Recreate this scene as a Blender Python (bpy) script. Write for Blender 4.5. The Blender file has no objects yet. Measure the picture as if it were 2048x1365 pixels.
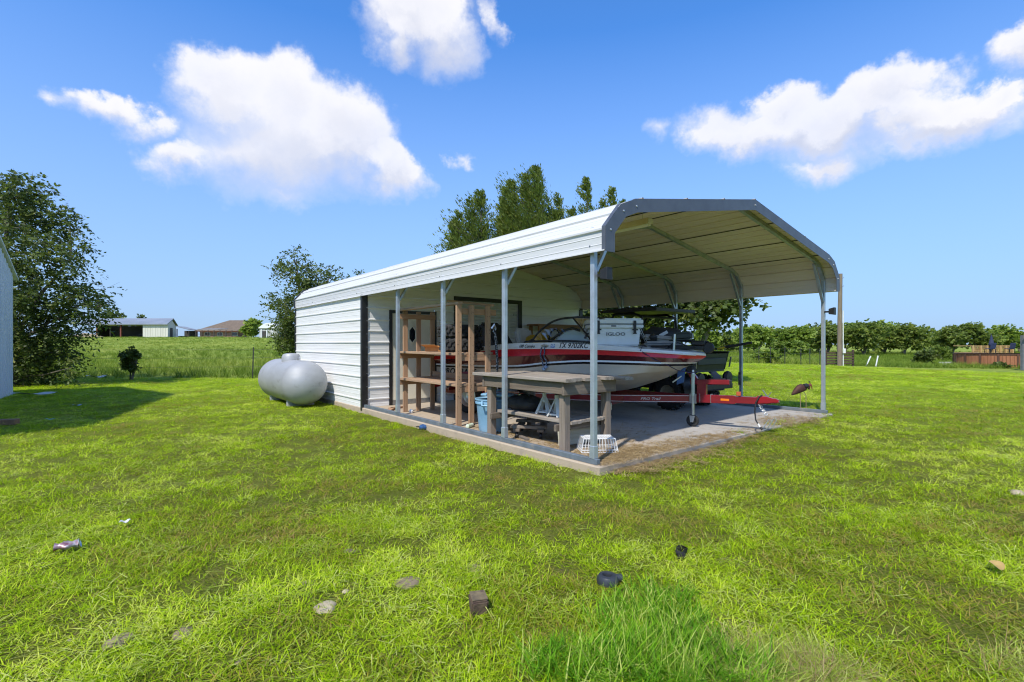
import bpy, bmesh, math, random
import numpy as np
from mathutils import Vector, Matrix, noise as mnoise

# ------------------------------------------------------------------ camera, light, exposure
SC = bpy.context.scene
COL = SC.collection
F, CX, HY, H = 1007.0, 1024.0, 688.0, 1.257          # focal length in photo pixels, horizon row, eye height over the slab
TH = math.radians(38.8)                               # bearing of the carport's long side
P0 = (0.857, 5.230)                                   # front left post
LAWN = -0.10
cam = bpy.data.cameras.new('camera')
cam.sensor_width = 36.0
cam.lens = F/2048*36.0
cam.shift_y = 5.5/2048
cam.clip_start = 0.05
cam.clip_end = 3000
camo = bpy.data.objects.new('camera', cam)
camo.location = (0, 0, H)
camo.rotation_euler = (math.radians(90), 0, 0)
COL.objects.link(camo)
SC.camera = camo

SUN_EL = math.radians(52)
TO_SUN = Vector((-0.45*math.cos(SUN_EL), -0.893*math.cos(SUN_EL), math.sin(SUN_EL))).normalized()
sun = bpy.data.lights.new('sun', 'SUN')
sun.energy = 2.35
sun.angle = math.radians(1.2)
sun.color = (1.0, 0.955, 0.88)
suno = bpy.data.objects.new('sun', sun)
suno.rotation_euler = (-TO_SUN).to_track_quat('-Z', 'Y').to_euler()
suno.location = (-20, -10, 30)
COL.objects.link(suno)
SC.view_settings.view_transform = 'Standard'
SC.view_settings.look = 'None'
SC.view_settings.gamma = 1.0
SC.view_settings.exposure = 1.12
SC.view_settings.use_curve_mapping = False
SC.cycles.use_denoising = True
SC.cycles.pixel_filter_type = 'BLACKMAN_HARRIS'
SC.cycles.filter_width = 1.15
SC.cycles.max_bounces = 12
SC.cycles.diffuse_bounces = 8
SC.cycles.transparent_max_bounces = 12
SC.cycles.sample_clamp_indirect = 8.0

class NT:
    """short node-tree writer"""
    def __init__(s, tree): s.t = tree; s.n = tree.nodes; s.l = tree.links
    def add(s, typ, **kw):
        n = s.n.new(typ)
        for k, v in kw.items():
            if k == 'ins':
                for i, x in v.items(): s.set(n, i, x)
            else: setattr(n, k, v)
        return n
    def set(s, n, i, x):
        sock = n.inputs[i]
        if isinstance(x, bpy.types.NodeSocket): s.l.new(x, sock)
        else: sock.default_value = x
    def math(s, op, a, b=0.0, c=0.0, clamp=False):
        n = s.add('ShaderNodeMath', operation=op, use_clamp=clamp)
        s.set(n, 0, a); s.set(n, 1, b); s.set(n, 2, c); return n.outputs[0]
    def vmath(s, op, a, b=(0, 0, 0)):
        n = s.add('ShaderNodeVectorMath', operation=op)
        s.set(n, 0, a); s.set(n, 1, b)
        return n.outputs['Value'] if op in ('LENGTH', 'DOT_PRODUCT', 'DISTANCE') else n.outputs[0]
    def mix(s, fac, a, b, blend='MIX'):
        n = s.add('ShaderNodeMix', data_type='RGBA', blend_type=blend)
        s.set(n, 0, fac); s.set(n, 6, a); s.set(n, 7, b); return n.outputs[2]
    def noise(s, vec, scale, detail=3.0, rough=0.55, dist=0.0):
        n = s.add('ShaderNodeTexNoise'); s.set(n, 'Vector', vec)
        n.inputs['Scale'].default_value = scale; n.inputs['Detail'].default_value = detail
        n.inputs['Roughness'].default_value = rough; n.inputs['Distortion'].default_value = dist
        return n
    def ramp(s, fac, stops):
        n = s.add('ShaderNodeValToRGB'); s.set(n, 0, fac)
        e = n.color_ramp.elements
        while len(e) < len(stops): e.new(0.5)
        for k, (p, c) in enumerate(stops):
            e[k].position = p; e[k].color = (*c, 1) if len(c) == 3 else c
        return n.outputs[0]
    def maprange(s, x, a, b, c=0.0, d=1.0, smooth=False):
        n = s.add('ShaderNodeMapRange', interpolation_type='SMOOTHSTEP' if smooth else 'LINEAR')
        s.set(n, 0, x); s.set(n, 1, a); s.set(n, 2, b); s.set(n, 3, c); s.set(n, 4, d); return n.outputs[0]

def make_world():
    w = bpy.data.worlds.new('World'); SC.world = w; w.use_nodes = True
    N = NT(w.node_tree); N.n.clear()
    out = N.add('ShaderNodeOutputWorld'); bg = N.add('ShaderNodeBackground')
    sky = N.add('ShaderNodeTexSky', sky_type='NISHITA')
    sky.sun_disc = False
    sky.sun_elevation = SUN_EL
    sky.sun_rotation = math.atan2(TO_SUN.x, TO_SUN.y)
    sky.altitude = 200; sky.air_density = 1.0; sky.dust_density = 0.35; sky.ozone_density = 2.2
    tc = N.add('ShaderNodeTexCoord')
    d = N.vmath('NORMALIZE', tc.outputs['Generated'])
    sp = N.add('ShaderNodeSeparateXYZ'); N.set(sp, 0, d)
    az = N.math('ARCTAN2', sp.outputs[0], sp.outputs[1])
    el = N.math('ARCSINE', sp.outputs[2])
    # billows: 3D noise on the direction pushes the cloud outlines about
    n1 = N.noise(d, 6.0, 6.0, 0.6); n2 = N.noise(d, 26.0, 5.0, 0.62)
    wv = N.vmath('ADD', N.vmath('MULTIPLY', N.vmath('SUBTRACT', n1.outputs['Color'], (.5, .5, .5)), (.20, .13, 0)),
                 N.vmath('MULTIPLY', N.vmath('SUBTRACT', n2.outputs['Color'], (.5, .5, .5)), (.056, .046, 0)))
    cb = N.add('ShaderNodeCombineXYZ'); N.set(cb, 0, az); N.set(cb, 1, el)
    p = N.vmath('ADD', cb.outputs[0], wv)
    # cumulus seen from the yard: (photo x, y, half width, half height, weight)
    spec = [(430, 185, 125, 85, 1), (565, 205, 120, 90, 1), (700, 275, 120, 95, 1), (560, 305, 230, 95, 1), (235, 228, 85, 40, .8),
            (345, 320, 95, 40, .8), (800, 340, 75, 45, .9), (130, 210, 45, 25, .45), (560, 385, 120, 30, .55),
            (850, 20, 130, 75, 1), (900, 90, 75, 55, .8), (800, 80, 50, 40, .8), (1000, 60, 22, 36, .45), (930, 318, 20, 18, .4),
            (1560, 225, 100, 60, 1), (1490, 285, 105, 40, .9), (1785, 185, 115, 70, 1), (1680, 255, 150, 65, 1), (1900, 260, 210, 50, .9),
            (1640, 330, 110, 40, .8), (2010, 195, 90, 40, .8), (1330, 262, 42, 28, .35), (2045, 85, 115, 50, .9)]
    spec += [(1450, 255, 80, 40, .7), (1840, 235, 130, 45, .9), (1960, 235, 110, 45, .9), (1600, 280, 150, 45, .9)]
    els = []
    for (px, py, rx, ry, wt) in spec:
        r = math.hypot(F, px-CX)
        els.append((math.atan((px-CX)/F), math.atan((HY-py)/r), rx/F*(F/r)**2*1.12, ry/r*1.12, wt))
    rnd = random.Random(11)
    for k in range(16):                                  # the same fair-weather cumulus goes on all round
        a = math.radians(62 + k*(236/15.0) + rnd.uniform(-6, 6)); e = math.radians(rnd.uniform(12, 48))
        els.append(((a+math.pi) % (2*math.pi)-math.pi, e, rnd.uniform(.20, .36), rnd.uniform(.08, .15), .9))
    field = None; shade = None
    for (a, e, A, B, wt) in els:
        v = N.vmath('MULTIPLY', N.vmath('SUBTRACT', p, (a, e, 0)), (1/A, 1/B, 0))
        q = N.math('MULTIPLY_ADD', N.vmath('LENGTH', v), -wt, wt)
        field = q if field is None else N.math('SMOOTH_MAX', field, q, 0.25)
        if wt >= .8:                                     # underside of each heap
            dn = N.math('MULTIPLY', N.vmath('DOT_PRODUCT', v, (0, -1, 0)), N.math('MAXIMUM', q, 0.0))
            shade = dn if shade is None else N.math('ADD', shade, dn)
    wid = N.maprange(N.math('MULTIPLY_ADD', shade, 2.0, .0), -.25, .35, .34, .85)      # crisp heads, ragged soft bases
    soft = N.maprange(field, -0.02, wid, 0, 1, True)
    n3 = N.noise(d, 5.0, 6.0, 0.6)
    dens = N.math('MULTIPLY', soft, N.maprange(n3.outputs[0], .2, .62, .80, 1.0))
    # thick parts seen from below are a little greyer
    core = N.maprange(field, 0.35, 0.95, 0, 1, True)
    n4 = N.noise(N.vmath('ADD', d, (0, 0, .06)), 6.0, 4.0, 0.5)
    core = N.math('MULTIPLY', core, N.maprange(n4.outputs[0], .35, .65, 0.25, 1.0))
    core = N.math('ADD', N.math('MULTIPLY', core, .45), N.maprange(shade, -.05, .28, 0, .75), clamp=True)
    ccol = N.mix(core, (3.7, 3.7, 3.9, 1), (2.55, 2.70, 3.25, 1))
    skyc = N.mix(1.0, sky.outputs[0], (0.34, 0.68, 1.04, 1), 'MULTIPLY')
    hz = N.maprange(el, 0.0, 0.55, 0.94, 0.0)
    skyc = N.mix(hz, skyc, (1.58, 2.12, 3.18, 1))
    c = N.mix(dens, skyc, ccol)
    N.set(bg, 0, c); bg.inputs[1].default_value = 0.122
    N.l.new(bg.outputs[0], out.inputs[0])
make_world()

# ------------------------------------------------------------------ helpers
R = math.radians
def at_ground(px, py, z=LAWN):
    Z = (H-z)*F/(py-HY); return Vector(((px-CX)/F*Z, Z, z))
def at_depth(px, py, Z):
    return Vector(((px-CX)/F*Z, Z, H-(py-HY)/F*Z))
def cw(u, v, z=0.0):                                  # carport coordinates -> world
    c, s = math.cos(TH), math.sin(TH)
    return Vector((P0[0]+u*c-v*s, P0[1]+u*s+v*c, z))

def pmat(name, c1, c2=None, scale=4.0, rough=0.6, metal=0.0, bump=0.0, bscale=40.0, stretch=(1, 1, 1), detail=4.0, lo=.35, hi=.65,
         spec=0.5, c3=None, s3=1.0, lo3=.5, hi3=.7, rvar=0.0, bdist=0.01, coat=0.0):
    m = bpy.data.materials.new(name); m.use_nodes = True
    N = NT(m.node_tree); b = N.n['Principled BSDF']
    tc = N.add('ShaderNodeTexCoord'); v = N.vmath('MULTIPLY', tc.outputs['Object'], stretch)
    col = (*c1, 1)
    if c2 is not None:
        n = N.noise(v, scale, detail)
        col = N.mix(N.maprange(n.outputs[0], lo, hi), (*c1, 1), (*c2, 1))
        if rvar:
            N.set(b, 'Roughness', N.maprange(n.outputs[0], .3, .7, max(.02, rough-rvar), min(1, rough+rvar)))
    if c3 is not None:
        n3 = N.noise(v, s3, 5.0, .65)
        col = N.mix(N.maprange(n3.outputs[0], lo3, hi3), col, (*c3, 1))
    N.set(b, 'Base Color', col)
    if not (c2 is not None and rvar): b.inputs['Roughness'].default_value = rough
    b.inputs['Metallic'].default_value = metal
    b.inputs['Specular IOR Level'].default_value = spec
    b.inputs['Coat Weight'].default_value = coat
    if bump:
        nb = N.noise(v, bscale, 3.0)
        bp = N.add('ShaderNodeBump'); bp.inputs['Strength'].default_value = bump; bp.inputs['Distance'].default_value = bdist
        N.set(bp, 'Height', nb.outputs[0]); N.l.new(bp.outputs[0], b.inputs['Normal'])
    return m

def leaf_mat(name, stops, trans=0.35, rough=0.5, attr='var', instancer=False, spec=0.3):
    m = bpy.data.materials.new(name); m.use_nodes = True
    N = NT(m.node_tree); b = N.n['Principled BSDF']; out = N.n['Material Output']
    a = N.add('ShaderNodeAttribute', attribute_type='INSTANCER' if instancer else 'GEOMETRY', attribute_name=attr)
    c = N.ramp(a.outputs['Fac'], stops)
    N.set(b, 'Base Color', c); b.inputs['Roughness'].default_value = rough; b.inputs['Specular IOR Level'].default_value = spec
    t = N.add('ShaderNodeBsdfTranslucent'); N.set(t, 0, N.mix(1.0, c, (1.15, 1.2, .6, 1), 'MULTIPLY'))
    mx = N.add('ShaderNodeMixShader'); mx.inputs[0].default_value = trans
    N.l.new(b.outputs[0], mx.inputs[1]); N.l.new(t.outputs[0], mx.inputs[2]); N.l.new(mx.outputs[0], out.inputs[0])
    return m

class MB:
    """collects shapes; build() links them as ONE mesh object"""
    def __init__(s): s.v = []; s.f = []; s.m = []; s.cur = 0
    def add(s, vs, fs):
        o = len(s.v); s.v += [tuple(x) for x in vs]; s.f += [tuple(i+o for i in f) for f in fs]; s.m += [s.cur]*len(fs); return s
    def mat(s, i): s.cur = i; return s
    def box(s, c, d, rot=None):
        x, y, z = d[0]/2, d[1]/2, d[2]/2
        vs = [Vector((a*x, b*y, e*z)) for a in (-1, 1) for b in (-1, 1) for e in (-1, 1)]
        if rot is not None: vs = [rot @ q for q in vs]
        c = Vector(c)
        return s.add([q+c for q in vs], [(0, 1, 3, 2), (4, 6, 7, 5), (0, 4, 5, 1), (2, 3, 7, 6), (0, 2, 6, 4), (1, 5, 7, 3)])
    def b2(s, x0, x1, y0, y1, z0, z1):
        return s.box(((x0+x1)/2, (y0+y1)/2, (z0+z1)/2), (x1-x0, y1-y0, z1-z0))
    def bar(s, p, q, w, h, up=(0, 0, 1)):
        p, q = Vector(p), Vector(q); d = (q-p); L = d.length; d.normalize()
        up = Vector(up)
        if abs(d.dot(up)) > .98: up = Vector((1, 0, 0))
        x = d.cross(up).normalized(); y = x.cross(d)
        M = Matrix((x, d, y)).transposed()
        return s.box((p+q)/2, (w, L, h), M)
    def tube(s, pts, r, n=8, cap=True, closed=False):
        pts = [Vector(p) for p in pts]; k = len(pts)
        rs = r if isinstance(r, (list, tuple)) else [r]*k
        vs = []; fs = []; ref = None
        for i in range(k):
            if closed: t = pts[(i+1) % k]-pts[i-1]
            else: t = pts[min(i+1, k-1)]-pts[max(i-1, 0)]
            t.normalize()
            if ref is None: ref = Vector((0, 0, 1)) if abs(t.z) < .9 else Vector((1, 0, 0))
            a = (ref - t*ref.dot(t)).normalized(); ref = a; b = t.cross(a)
            for j in range(n):
                an = 2*math.pi*j/n; vs.append(pts[i]+(a*math.cos(an)+b*math.sin(an))*rs[i])
        for i in range(k if closed else k-1):
            i2 = (i+1) % k
            for j in range(n): fs.append((i*n+j, i*n+(j+1) % n, i2*n+(j+1) % n, i2*n+j))
        if cap and not closed: fs += [tuple(range(n-1, -1, -1)), tuple((k-1)*n+j for j in range(n))]
        return s.add(vs, fs)
    def lathe(s, prof, n=24, M=None, cap=True):
        vs = []; fs = []
        for (r, z) in prof:
            for j in range(n):
                a = 2*math.pi*j/n; q = Vector((r*math.cos(a), r*math.sin(a), z)); vs.append(M @ q if M else q)
        k = len(prof)
        for i in range(k-1):
            for j in range(n): fs.append((i*n+j, i*n+(j+1) % n, (i+1)*n+(j+1) % n, (i+1)*n+j))
        if cap: fs += [tuple(range(n-1, -1, -1)), tuple((k-1)*n+j for j in range(n))]
        return s.add(vs, fs)
    def prism(s, poly, axis, a0, a1):
        """poly: 2D points; axis 'x','y','z' extruded from a0 to a1"""
        def mk(p, a):
            return {'x': (a, p[0], p[1]), 'y': (p[0], a, p[1]), 'z': (p[0], p[1], a)}[axis]
        n = len(poly); vs = [mk(p, a0) for p in poly]+[mk(p, a1) for p in poly]
        fs = [tuple(range(n)), tuple(range(2*n-1, n-1, -1))]+[(i, i+n, (i+1) % n+n, (i+1) % n) for i in range(n)]
        return s.add(vs, fs)
    def grid(s, rows, close=False):
        n = len(rows[0]); vs = [p for r in rows for p in r]; fs = []
        for i in range(len(rows)-1):
            for j in range(n-1): fs.append((i*n+j, i*n+j+1, (i+1)*n+j+1, (i+1)*n+j))
            if close: fs.append((i*n+n-1, i*n, (i+1)*n, (i+1)*n+n-1))
        return s.add(vs, fs)
    def xf(s, M):
        s.v = [tuple(M @ Vector(p)) for p in s.v]; return s
    def mesh(s, name, mats, smooth=False, bevel=0.0, seg=1, fix=True):
        me = bpy.data.meshes.new(name); me.from_pydata(s.v, [], s.f)
        if not isinstance(mats, (list, tuple)): mats = [mats]
        for m in mats: me.materials.append(m)
        me.polygons.foreach_set('material_index', s.m)
        if fix or bevel:
            bm = bmesh.new(); bm.from_mesh(me)
            if bevel: bmesh.ops.bevel(bm, geom=[e for e in bm.edges if len(e.link_faces) == 2 and e.calc_face_angle(0) > .6], offset=bevel, segments=seg, affect='EDGES', clamp_overlap=True)
            bmesh.ops.recalc_face_normals(bm, faces=bm.faces)
            bm.to_mesh(me); bm.free()
        if smooth:
            me.polygons.foreach_set('use_smooth', [True]*len(me.polygons))
            try: me.set_sharp_from_angle(angle=R(smooth if smooth is not True else 40))
            except Exception: pass
        me.update(); return me
    def build(s, name, mats, parent=None, smooth=False, bevel=0.0, seg=1, fix=True):
        return link(name, s.mesh(name, mats, smooth, bevel, seg, fix), parent)

def link(name, me, parent=None, loc=None, rz=None):
    o = bpy.data.objects.new(name, me); COL.objects.link(o)
    if parent is not None: o.parent = parent
    if loc is not None: o.location = loc
    if rz is not None: o.rotation_euler = (0, 0, rz)
    return o
def tag(o, label=None, cat=None, group=None, kind=None):
    if label: o['label'] = label
    if cat: o['category'] = cat
    if group: o['group'] = group
    if kind: o['kind'] = kind
    return o
def thing(name, label, cat, loc=(0, 0, 0), rz=0.0, group=None):
    o = bpy.data.objects.new(name, None); COL.objects.link(o); o.empty_display_size = .1
    o.location = loc; o.rotation_euler = (0, 0, rz)
    return tag(o, label, cat, group)
def cthing(name, label, cat, u, v, z=0.0, rz=0.0, group=None):
    return thing(name, label, cat, cw(u, v, z), TH+rz, group)
def copy_tree(o, parent=None):
    c = o.copy(); COL.objects.link(c); c.parent = parent
    for ch in list(o.children): copy_tree(ch, c)
    return c
def text_mesh(body, size, shear=0.0, bold=0.0, sx=1.0):
    cu = bpy.data.curves.new('lettering', 'FONT'); cu.body = body; cu.size = size; cu.shear = shear; cu.offset = bold
    cu.resolution_u = 3; cu.fill_mode = 'FRONT'
    o = bpy.data.objects.new('lettering', cu); COL.objects.link(o)
    dg = bpy.context.evaluated_depsgraph_get(); me = bpy.data.meshes.new_from_object(o.evaluated_get(dg))
    bpy.data.objects.remove(o)
    vs = [(v.co.x*sx, v.co.y) for v in me.vertices]; fs = [tuple(p.vertices) for p in me.polygons]
    bpy.data.meshes.remove(me)
    return vs, fs
# ------------------------------------------------------------------ terrain
def sstep(a, b, x):
    t = np.clip((x-a)/(b-a), 0, 1); return t*t*(3-2*t)
def vnoise(x, y, seed=0):
    """cheap smooth value noise, numpy"""
    xi = np.floor(x).astype(np.int64); yi = np.floor(y).astype(np.int64); fx = x-xi; fy = y-yi
    fx = fx*fx*(3-2*fx); fy = fy*fy*(3-2*fy)
    def h(a, b):
        n = (a*374761393+b*668265263+seed*974711) & 0x7fffffff
        n = ((n ^ (n >> 13))*1274126177) & 0x7fffffff
        return ((n ^ (n >> 16)) & 0xffff)/65535.0
    return (h(xi, yi)*(1-fx)+h(xi+1, yi)*fx)*(1-fy)+(h(xi, yi+1)*(1-fx)+h(xi+1, yi+1)*fx)*fy
def uv_of(x, y):
    dx = x-P0[0]; dy = y-P0[1]; c, s = math.cos(TH), math.sin(TH)
    return dx*c+dy*s, -dx*s+dy*c
def hgt(x, y):
    x = np.asarray(x, float); y = np.asarray(y, float)
    u, v = uv_of(x, y)
    k = x/np.maximum(y, 1.0)
    left = 1-sstep(-.28, .10, k)
    z = LAWN + .07*sstep(1.0, 4.0, u)*sstep(60, 20, np.hypot(x, y))
    z = z + 2.62*sstep(20, 100, y)*left
    z = z - .92*sstep(12, 46, x)*sstep(3, 20, y) + .65*sstep(50, 90, y)*(1-left)
    z = z + (vnoise(x*1.1, y*1.1, 3)-.5)*.045 + (vnoise(x*3.7, y*3.7, 5)-.5)*.015
    z = z + (vnoise(x*.09, y*.09, 8)-.5)*.25*sstep(22, 50, y)
    return z
def hg1(x, y): return float(hgt(np.array([x]), np.array([y]))[0])
def on_ground(px, Z, dz=0.0):
    x = (px-CX)/F*Z; return Vector((x, Z, hg1(x, Z)+dz))

def axis_pts(near, far, step, g):
    a = list(np.arange(0, near, step)); d = step
    while a[-1] < far: d *= g; a.append(a[-1]+d)
    return np.array(a)
ax = axis_pts(14, 900, .22, 1.10); xs = np.concatenate([-ax[:0:-1], ax])
ay = axis_pts(24, 900, .22, 1.07); yb = axis_pts(3, 60, .6, 1.3); ys = np.concatenate([-yb[:0:-1], ay])
X, Y = np.meshgrid(xs, ys); Zg = hgt(X, Y)
# under the slab and the shed the soil is dug out a little
U, V = uv_of(X, Y)
Zg = np.where((U > .1) & (U < 6.0) & (V > .1) & (V < 10.4), -.16, Zg)
nx, ny = len(xs), len(ys)
me = bpy.data.meshes.new('lawn')
idx = np.arange(nx*ny).reshape(ny, nx)
quads = np.stack([idx[:-1, :-1], idx[:-1, 1:], idx[1:, 1:], idx[1:, :-1]], -1).reshape(-1, 4)
me.from_pydata(np.stack([X, Y, Zg], -1).reshape(-1, 3).tolist(), [], quads.tolist())
me.polygons.foreach_set('use_smooth', [True]*len(me.polygons))

def lawn_material():
    m = bpy.data.materials.new('lawn_soil_and_grass'); m.use_nodes = True
    N = NT(m.node_tree); b = N.n['Principled BSDF']
    g = N.add('ShaderNodeNewGeometry'); P = g.outputs['Position']
    sp = N.add('ShaderNodeSeparateXYZ'); N.set(sp, 0, P)
    big = N.noise(P, .35, 4); mid = N.noise(P, 2.2, 5, .65); fine = N.noise(N.vmath('MULTIPLY', P, (1, 1.0, 1)), 55, 4, .7)
    tuft = N.noise(P, 11, 4, .65)
    near = N.mix(N.maprange(mid.outputs[0], .3, .7), (.12, .155, .014, 1), (.17, .185, .022, 1))
    near = N.mix(N.math('MULTIPLY', N.maprange(fine.outputs[0], .50, .68), .7), near, (.24, .20, .085, 1))
    near = N.mix(N.math('MULTIPLY', N.maprange(fine.outputs[0], .46, .34), .8), near, (.05, .068, .008, 1))
    near = N.mix(N.maprange(tuft.outputs[0], .58, .75), near, (.13, .095, .045, 1))
    lawn = N.mix(N.maprange(mid.outputs[0], .33, .68), (.20, .315, .012, 1), (.30, .40, .018, 1))
    lawn = N.mix(N.maprange(big.outputs[0], .38, .66), lawn, (.235, .355, .013, 1))
    lawn = N.mix(N.math('MULTIPLY', N.maprange(fine.outputs[0], .48, .75), .6), lawn, (.11, .17, .010, 1))
    lawn = N.mix(N.math('MULTIPLY', N.maprange(tuft.outputs[0], .55, .72), .45), lawn, (.26, .24, .04, 1))
    fmid = N.noise(N.vmath('MULTIPLY', P, (.5, .12, .5)), 1.0, 5, .65)
    field = N.mix(N.maprange(fmid.outputs[0], .34, .66), (.16, .235, .030, 1), (.32, .36, .065, 1))
    field = N.mix(N.math('MULTIPLY', N.maprange(fine.outputs[0], .45, .7), .5), field, (.11, .16, .02, 1))
    dist = N.vmath('LENGTH', N.vmath('MULTIPLY', P, (1, 1, 0)))
    c = N.mix(N.maprange(dist, 7.0, 20.0), near, lawn)
    edge = N.math('ADD', sp.outputs[1], N.math('MULTIPLY', N.math('SUBTRACT', big.outputs[0], .5), 3.0))
    lim = N.maprange(sp.outputs[0], -2.0, 6.0, 20.0, 35.0)
    c = N.mix(N.maprange(N.math('SUBTRACT', edge, lim), -0.6, 0.8), c, field)
    N.set(b, 'Base Color', c); b.inputs['Roughness'].default_value = .95; b.inputs['Specular IOR Level'].default_value = .1
    bp = N.add('ShaderNodeBump'); bp.inputs['Strength'].default_value = .9; bp.inputs['Distance'].default_value = .05
    N.set(bp, 'Height', N.math('ADD', fine.outputs[0], tuft.outputs[0])); N.l.new(bp.outputs[0], b.inputs['Normal'])
    return m
M_LAWN = lawn_material()
me.materials.append(M_LAWN)
tag(link('lawn', me), kind='structure')

# ------------------------------------------------------------------ concrete slab
def concrete_material():
    m = bpy.data.materials.new('dirty_concrete'); m.use_nodes = True
    N = NT(m.node_tree); b = N.n['Principled BSDF']
    tc = N.add('ShaderNodeTexCoord'); P = tc.outputs['Object']
    n1 = N.noise(P, .8, 5, .6); n2 = N.noise(P, 6, 5, .65); n3 = N.noise(P, 60, 3, .6)
    c = N.mix(N.maprange(n1.outputs[0], .36, .64), (.42, .385, .335, 1), (.32, .305, .285, 1))
    sp = N.add('ShaderNodeSeparateXYZ'); N.set(sp, 0, P)
    dirt = N.maprange(N.math('ADD', sp.outputs[0], N.math('MULTIPLY', n1.outputs[0], 2.2)), 3.6, 1.6)   # drifted soil along the left side
    c = N.mix(N.math('MULTIPLY', dirt, .75), c, (.44, .335, .22, 1))
    c = N.mix(N.math('MULTIPLY', N.maprange(n2.outputs[0], .52, .72), .6), c, (.26, .22, .175, 1))
    c = N.mix(N.math('MULTIPLY', N.maprange(n3.outputs[0], .6, .8), .4), c, (.44, .40, .34, 1))
    N.set(b, 'Base Color', c); b.inputs['Roughness'].default_value = .9; b.inputs['Specular IOR Level'].default_value = .25
    bp = N.add('ShaderNodeBump'); bp.inputs['Strength'].default_value = .5; bp.inputs['Distance'].default_value = .01
    N.set(bp, 'Height', N.math('ADD', n2.outputs[0], n3.outputs[0])); N.l.new(bp.outputs[0], b.inputs['Normal'])
    return m
M_CONC = concrete_material()
mb = MB().b2(-.045, 6.22, -.10, 10.5, -.30, 0.0)
sl = mb.build('concrete_slab', M_CONC, bevel=.012); sl.location = cw(0, 0); sl.rotation_euler = (0, 0, TH); tag(sl, kind='structure')

# ------------------------------------------------------------------ trees
def quad_mesh(name, P, A, S, L, Wd, var, mats, fold=0.0):
    """one rhombic leaf per row: P base, A axis, S side (unit), L length, Wd half width"""
    n = len(P); L = L[:, None]; Wd = Wd[:, None]
    v = np.empty((n, 4, 3)); up = np.cross(A, S)
    v[:, 0] = P; v[:, 1] = P+A*L*.45+S*Wd+up*Wd*fold; v[:, 2] = P+A*L; v[:, 3] = P+A*L*.45-S*Wd+up*Wd*fold
    me = bpy.data.meshes.new(name)
    me.vertices.add(n*4); me.vertices.foreach_set('co', v.reshape(-1).astype(np.float32))
    me.loops.add(n*4); me.loops.foreach_set('vertex_index', np.arange(n*4, dtype=np.int32))
    me.polygons.add(n); me.polygons.foreach_set('loop_start', np.arange(0, n*4, 4, dtype=np.int32))
    me.polygons.foreach_set('loop_total', np.full(n, 4, dtype=np.int32))
    at = me.attributes.new('var', 'FLOAT', 'FACE'); at.data.foreach_set('value', var.astype(np.float32))
    for m in mats: me.materials.append(m)
    me.update(calc_edges=True); me.validate()
    return me
def unit(a): return a/np.maximum(np.linalg.norm(a, axis=-1, keepdims=True), 1e-9)

M_BARK = pmat('bark_grey_brown', (.115, .092, .070), (.19, .165, .135), 14, .9, bump=.8, bscale=30, stretch=(1, 1, .25), bdist=.03)
M_BARK_PALE = pmat('bark_pale_grey', (.24, .215, .175), (.145, .125, .10), 9, .9, bump=.6, bscale=25, stretch=(1, 1, .3), bdist=.02)
M_LEAF = leaf_mat('leaves_mid_green', [(0, (.12, .18, .034)), (.45, (.215, .30, .052)), (.8, (.31, .40, .075)), (1, (.42, .46, .12))], .45)
M_LEAF_DK = leaf_mat('leaves_dark_green', [(0, (.05, .072, .022)), (.5, (.10, .14, .034)), (.85, (.17, .21, .048)), (1, (.26, .27, .08))], .42)
M_LEAF_FAR = leaf_mat('leaves_far_row', [(0, (.095, .13, .036)), (.5, (.19, .25, .055)), (.85, (.29, .345, .075)), (1, (.38, .39, .11))], .5)
M_LEAF_LT = leaf_mat('leaves_light_green', [(0, (.09, .14, .025)), (.5, (.16, .225, .035)), (.85, (.25, .30, .055)), (1, (.33, .35, .11))], .42)
M_CEDAR = leaf_mat('cedar_needles', [(0, (.09, .125, .030)), (.5, (.175, .225, .048)), (.85, (.27, .315, .07)), (1, (.36, .36, .11))], trans=.45)

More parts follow.
